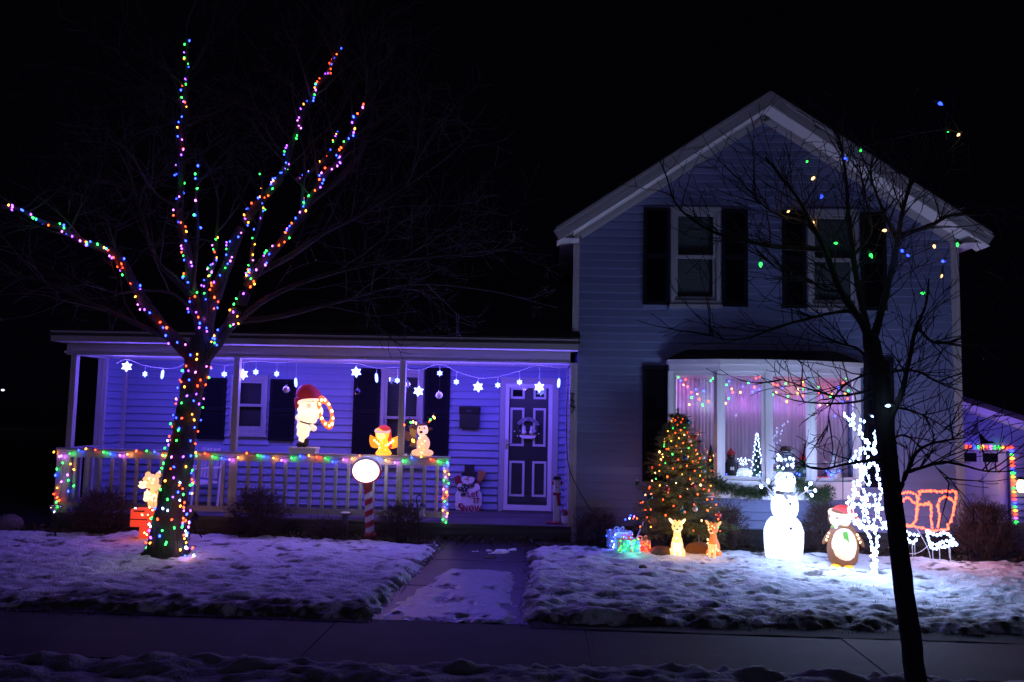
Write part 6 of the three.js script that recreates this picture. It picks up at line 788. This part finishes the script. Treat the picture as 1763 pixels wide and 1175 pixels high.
  orn(1184.5, 727, 0.036, shiny(0.02, 0.09, 0.12), 'teal ball ornament nearest the tip of the decorated tree'); orn(1197, 753, 0.034, shiny(0.4, 0.02, 0.02), 'red ball ornament high on the right edge of the decorated tree'); orn(1188, 759, 0.026, shiny(0.5, 0.5, 0.48), 'small silver ornament high on the right side of the decorated tree'); orn(1205, 762, 0.035, shiny(0.06, 0.03, 0.04), 'dark red-glinting ornament on the upper right edge of the decorated tree'); orn(1180, 789, 0.034, shiny(0.02, 0.07, 0.16), 'blue ball ornament near the middle of the decorated tree'); orn(1211, 788, 0.03, shiny(0.6, 0.5, 0.45), 'pale pink ornament at mid height on the right of the decorated tree'); orn(1148, 843, 0.04, shiny(0.38, 0.015, 0.02), 'large red ball ornament left of centre on the decorated tree'); orn(1194, 838, 0.036, shiny(0.3, 0.02, 0.03), 'dim red ball ornament right of centre on the decorated tree'); orn(1197, 877, 0.036, shiny(0.6, 0.5, 0.42), 'cream ball ornament low on the right of the decorated tree'); orn(1238, 888, 0.038, shiny(0.4, 0.05, 0.06), 'red ball ornament at the lower right corner of the decorated tree'); orn(1098, 833, 0.034, shiny(0.02, 0.05, 0.06), 'dark teal ornament hanging off the left edge of the decorated tree'); orn(1120, 857, 0.036, shiny(0.015, 0.06, 0.05), 'dark green ball ornament low on the left of the decorated tree'); orn(1212, 812, 0.03, shiny(0.6, 0.58, 0.55), 'white bird-sized ornament at the right below the pink one on the decorated tree'); orn(1175, 881, 0.034, shiny(0.02, 0.12, 0.12), 'teal ball ornament low in the centre of the decorated tree');
}
// ---------------------------------------------------------------- shrubs and grass
{
  const shrub = (u, v, wpx, hpx, z, label, n, m = M.bush, lean = 0) => {
    const b = at(u, v, z); b.y = baseY(z) - 0.03; const g = thing('shrub', label, 'shrub', b), k = (11.35 - z) / 1400, W2 = wpx * k / 2, H = hpx * k, stems = new Wood(), tw = new Wood();
    for (let i = 0; i < 16; i++) { const a = rr(0, 6.283), q = Math.sqrt(rnd()), e = V(Math.cos(a) * q * W2 * 0.8, H * rr(0.55, 0.85) * (1 - 0.35 * q * q), Math.sin(a) * q * W2 * 0.5), o = V(e.x * 0.15, 0, e.z * 0.15), c = curve([o, V(e.x * 0.5, e.y * 0.45, e.z * 0.5), e], 6); stems.tube(c, c.map((_, j) => 0.01 - j * 0.0011), 5); }
    for (let i = 0; i < n * 2; i++) { const a = rr(0, 6.283), q = Math.sqrt(rnd()), y = rr(0.05, 0.93) * H, s = Math.sqrt(Math.max(0.05, 1 - Math.pow(y / H, 2.2))), o = V(Math.cos(a) * q * W2 * s * 0.85, y, Math.sin(a) * q * W2 * 0.55 * s); grow(tw, o, V(o.x / W2 + rr(-0.6, 0.6), rr(0.1, 1), o.z / W2 + rr(-0.6, 0.6)), rr(0.08, 0.2), 0.004, 1, { wild: 0.35, up: 0.03, kids: 3, min: 0.0018 }); }
    part('stems', stems.build(), m, g); part('twigs', tw.build(), m, g).userData.kind = 'stuff';
  };
  shrub(172, 918, 130, 66, 0.4, 'low dark twiggy shrub before the left end of the railing', 330); shrub(440, 922, 112, 76, 0.42, 'dense rounded bare shrub before the railing right of the big tree', 420); shrub(690, 924, 86, 58, 0.42, 'loose reddish shrub before the railing right of the striped post', 210); shrub(1028, 930, 84, 48, 0.35, 'small bare shrub at the corner of the gable beside the porch', 200); shrub(1256, 930, 60, 70, 0.35, 'bare shrub against the wall between the decorated tree and the glowing snowman', 190); shrub(1416, 930, 70, 78, 0.3, 'dark bare shrub under the right garland behind the penguin', 230); shrub(1698, 952, 112, 84, 0.35, 'dense round shrub at the right corner of the house beside the sleigh', 460); shrub(565, 920, 70, 26, 0.45, 'low tuft of dry stems left of the path lamp', 90); shrub(1130, 930, 60, 62, 0.2, 'bare shrub against the wall behind the lit gift boxes', 150);
  // dry grass that pokes through the snow, and dead leaves in the bed
  const blade = new THREE.BufferGeometry(); blade.setAttribute('position', new THREE.Float32BufferAttribute([-0.003, 0, 0, 0.003, 0, 0, 0.002, 0.6, 0.1, -0.003, 0, 0, 0.002, 0.6, 0.1, -0.001, 0.6, 0.1, -0.001, 0.6, 0.1, 0.002, 0.6, 0.1, 0.004, 1, 0.35], 3)); blade.computeVertexNormals();
  const N = 9000, im = new THREE.InstancedMesh(blade, M.grass, N), o = new THREE.Object3D(); let c = 0;
  while (c < N) {
    const x = rr(-8.4, 6.4), far = farEdge(x), z = rr(0.3, far + 0.05); if (x > walkL(z) - 0.01 && x < walkR(z) + 0.01) continue;
    const near = Math.min(Math.abs(x - walkL(z)), Math.abs(x - walkR(z)), far - z), keep = smooth(0.3, 0.02, near) * 0.8 + smooth(0.52, 0.64, fbm(x * 1.7, z * 2.3, 3)) * 0.7 + 0.06; if (rnd() > keep) continue;
    o.position.set(x, baseY(z) - 0.03 + 0.4 * lumps(x, z) + (near < 0.12 ? -0.02 : 0.02), z); o.rotation.set(rr(-0.5, 0.9), rr(0, 6.28), 0); o.scale.set(rr(0.7, 1.2), rr(0.015, 0.05), rr(0.02, 0.06)); o.updateMatrix(); im.setMatrixAt(c++, o.matrix);
  }
  im.name = 'grass'; im.castShadow = im.receiveShadow = true; im.userData = { label: 'dry grass blades poking through the snow of the lawn', category: 'grass', kind: 'stuff' }; scene.add(im);
  const leaf = new THREE.PlaneGeometry(1, 0.6), M2 = 1400, il = new THREE.InstancedMesh(leaf, std(0.05, 0.03, 0.018, 0.95), M2); for (let i = 0; i < M2; i++) { const x = rr(-8, 6), z = rr(0.02, 0.6); o.position.set(x, baseY(z) - 0.02 + rr(0, 0.04), z); o.rotation.set(rr(-2, 2), rr(0, 6.28), rr(-1, 1)); const q = rr(0.03, 0.06); o.scale.set(q, q, q); o.updateMatrix(); il.setMatrixAt(i, o.matrix); } il.name = 'dead_leaves'; il.userData = { label: 'dead leaves lying in the bare bed along the house', category: 'leaves', kind: 'stuff' }; scene.add(il);
}
{
  // lamp far off at the left
  const p = at(4, 672, -45), g = thing('street_lamp', 'tiny far street lamp shining at the left edge', 'street lamp', V(p.x, -0.1, p.z)), h = p.y + 0.1; part('pole', rod(V(-0.8, 0, 0), V(-0.8, h + 0.2, 0), 0.08, 0.06), M.metal, g); part('arm', rod(V(-0.8, h + 0.18, 0), V(0, h + 0.1, 0), 0.04), M.metal, g); part('lamp_head', ball(0.12, 0, h, 0, 1, 0.6, 1), glow([1.2, 1.3, 1.6]), g); lamp(g, [0.8, 0.85, 1], 0.5, V(0, h - 0.2, 0.1), 4);
}
renderer.render(scene, camera);
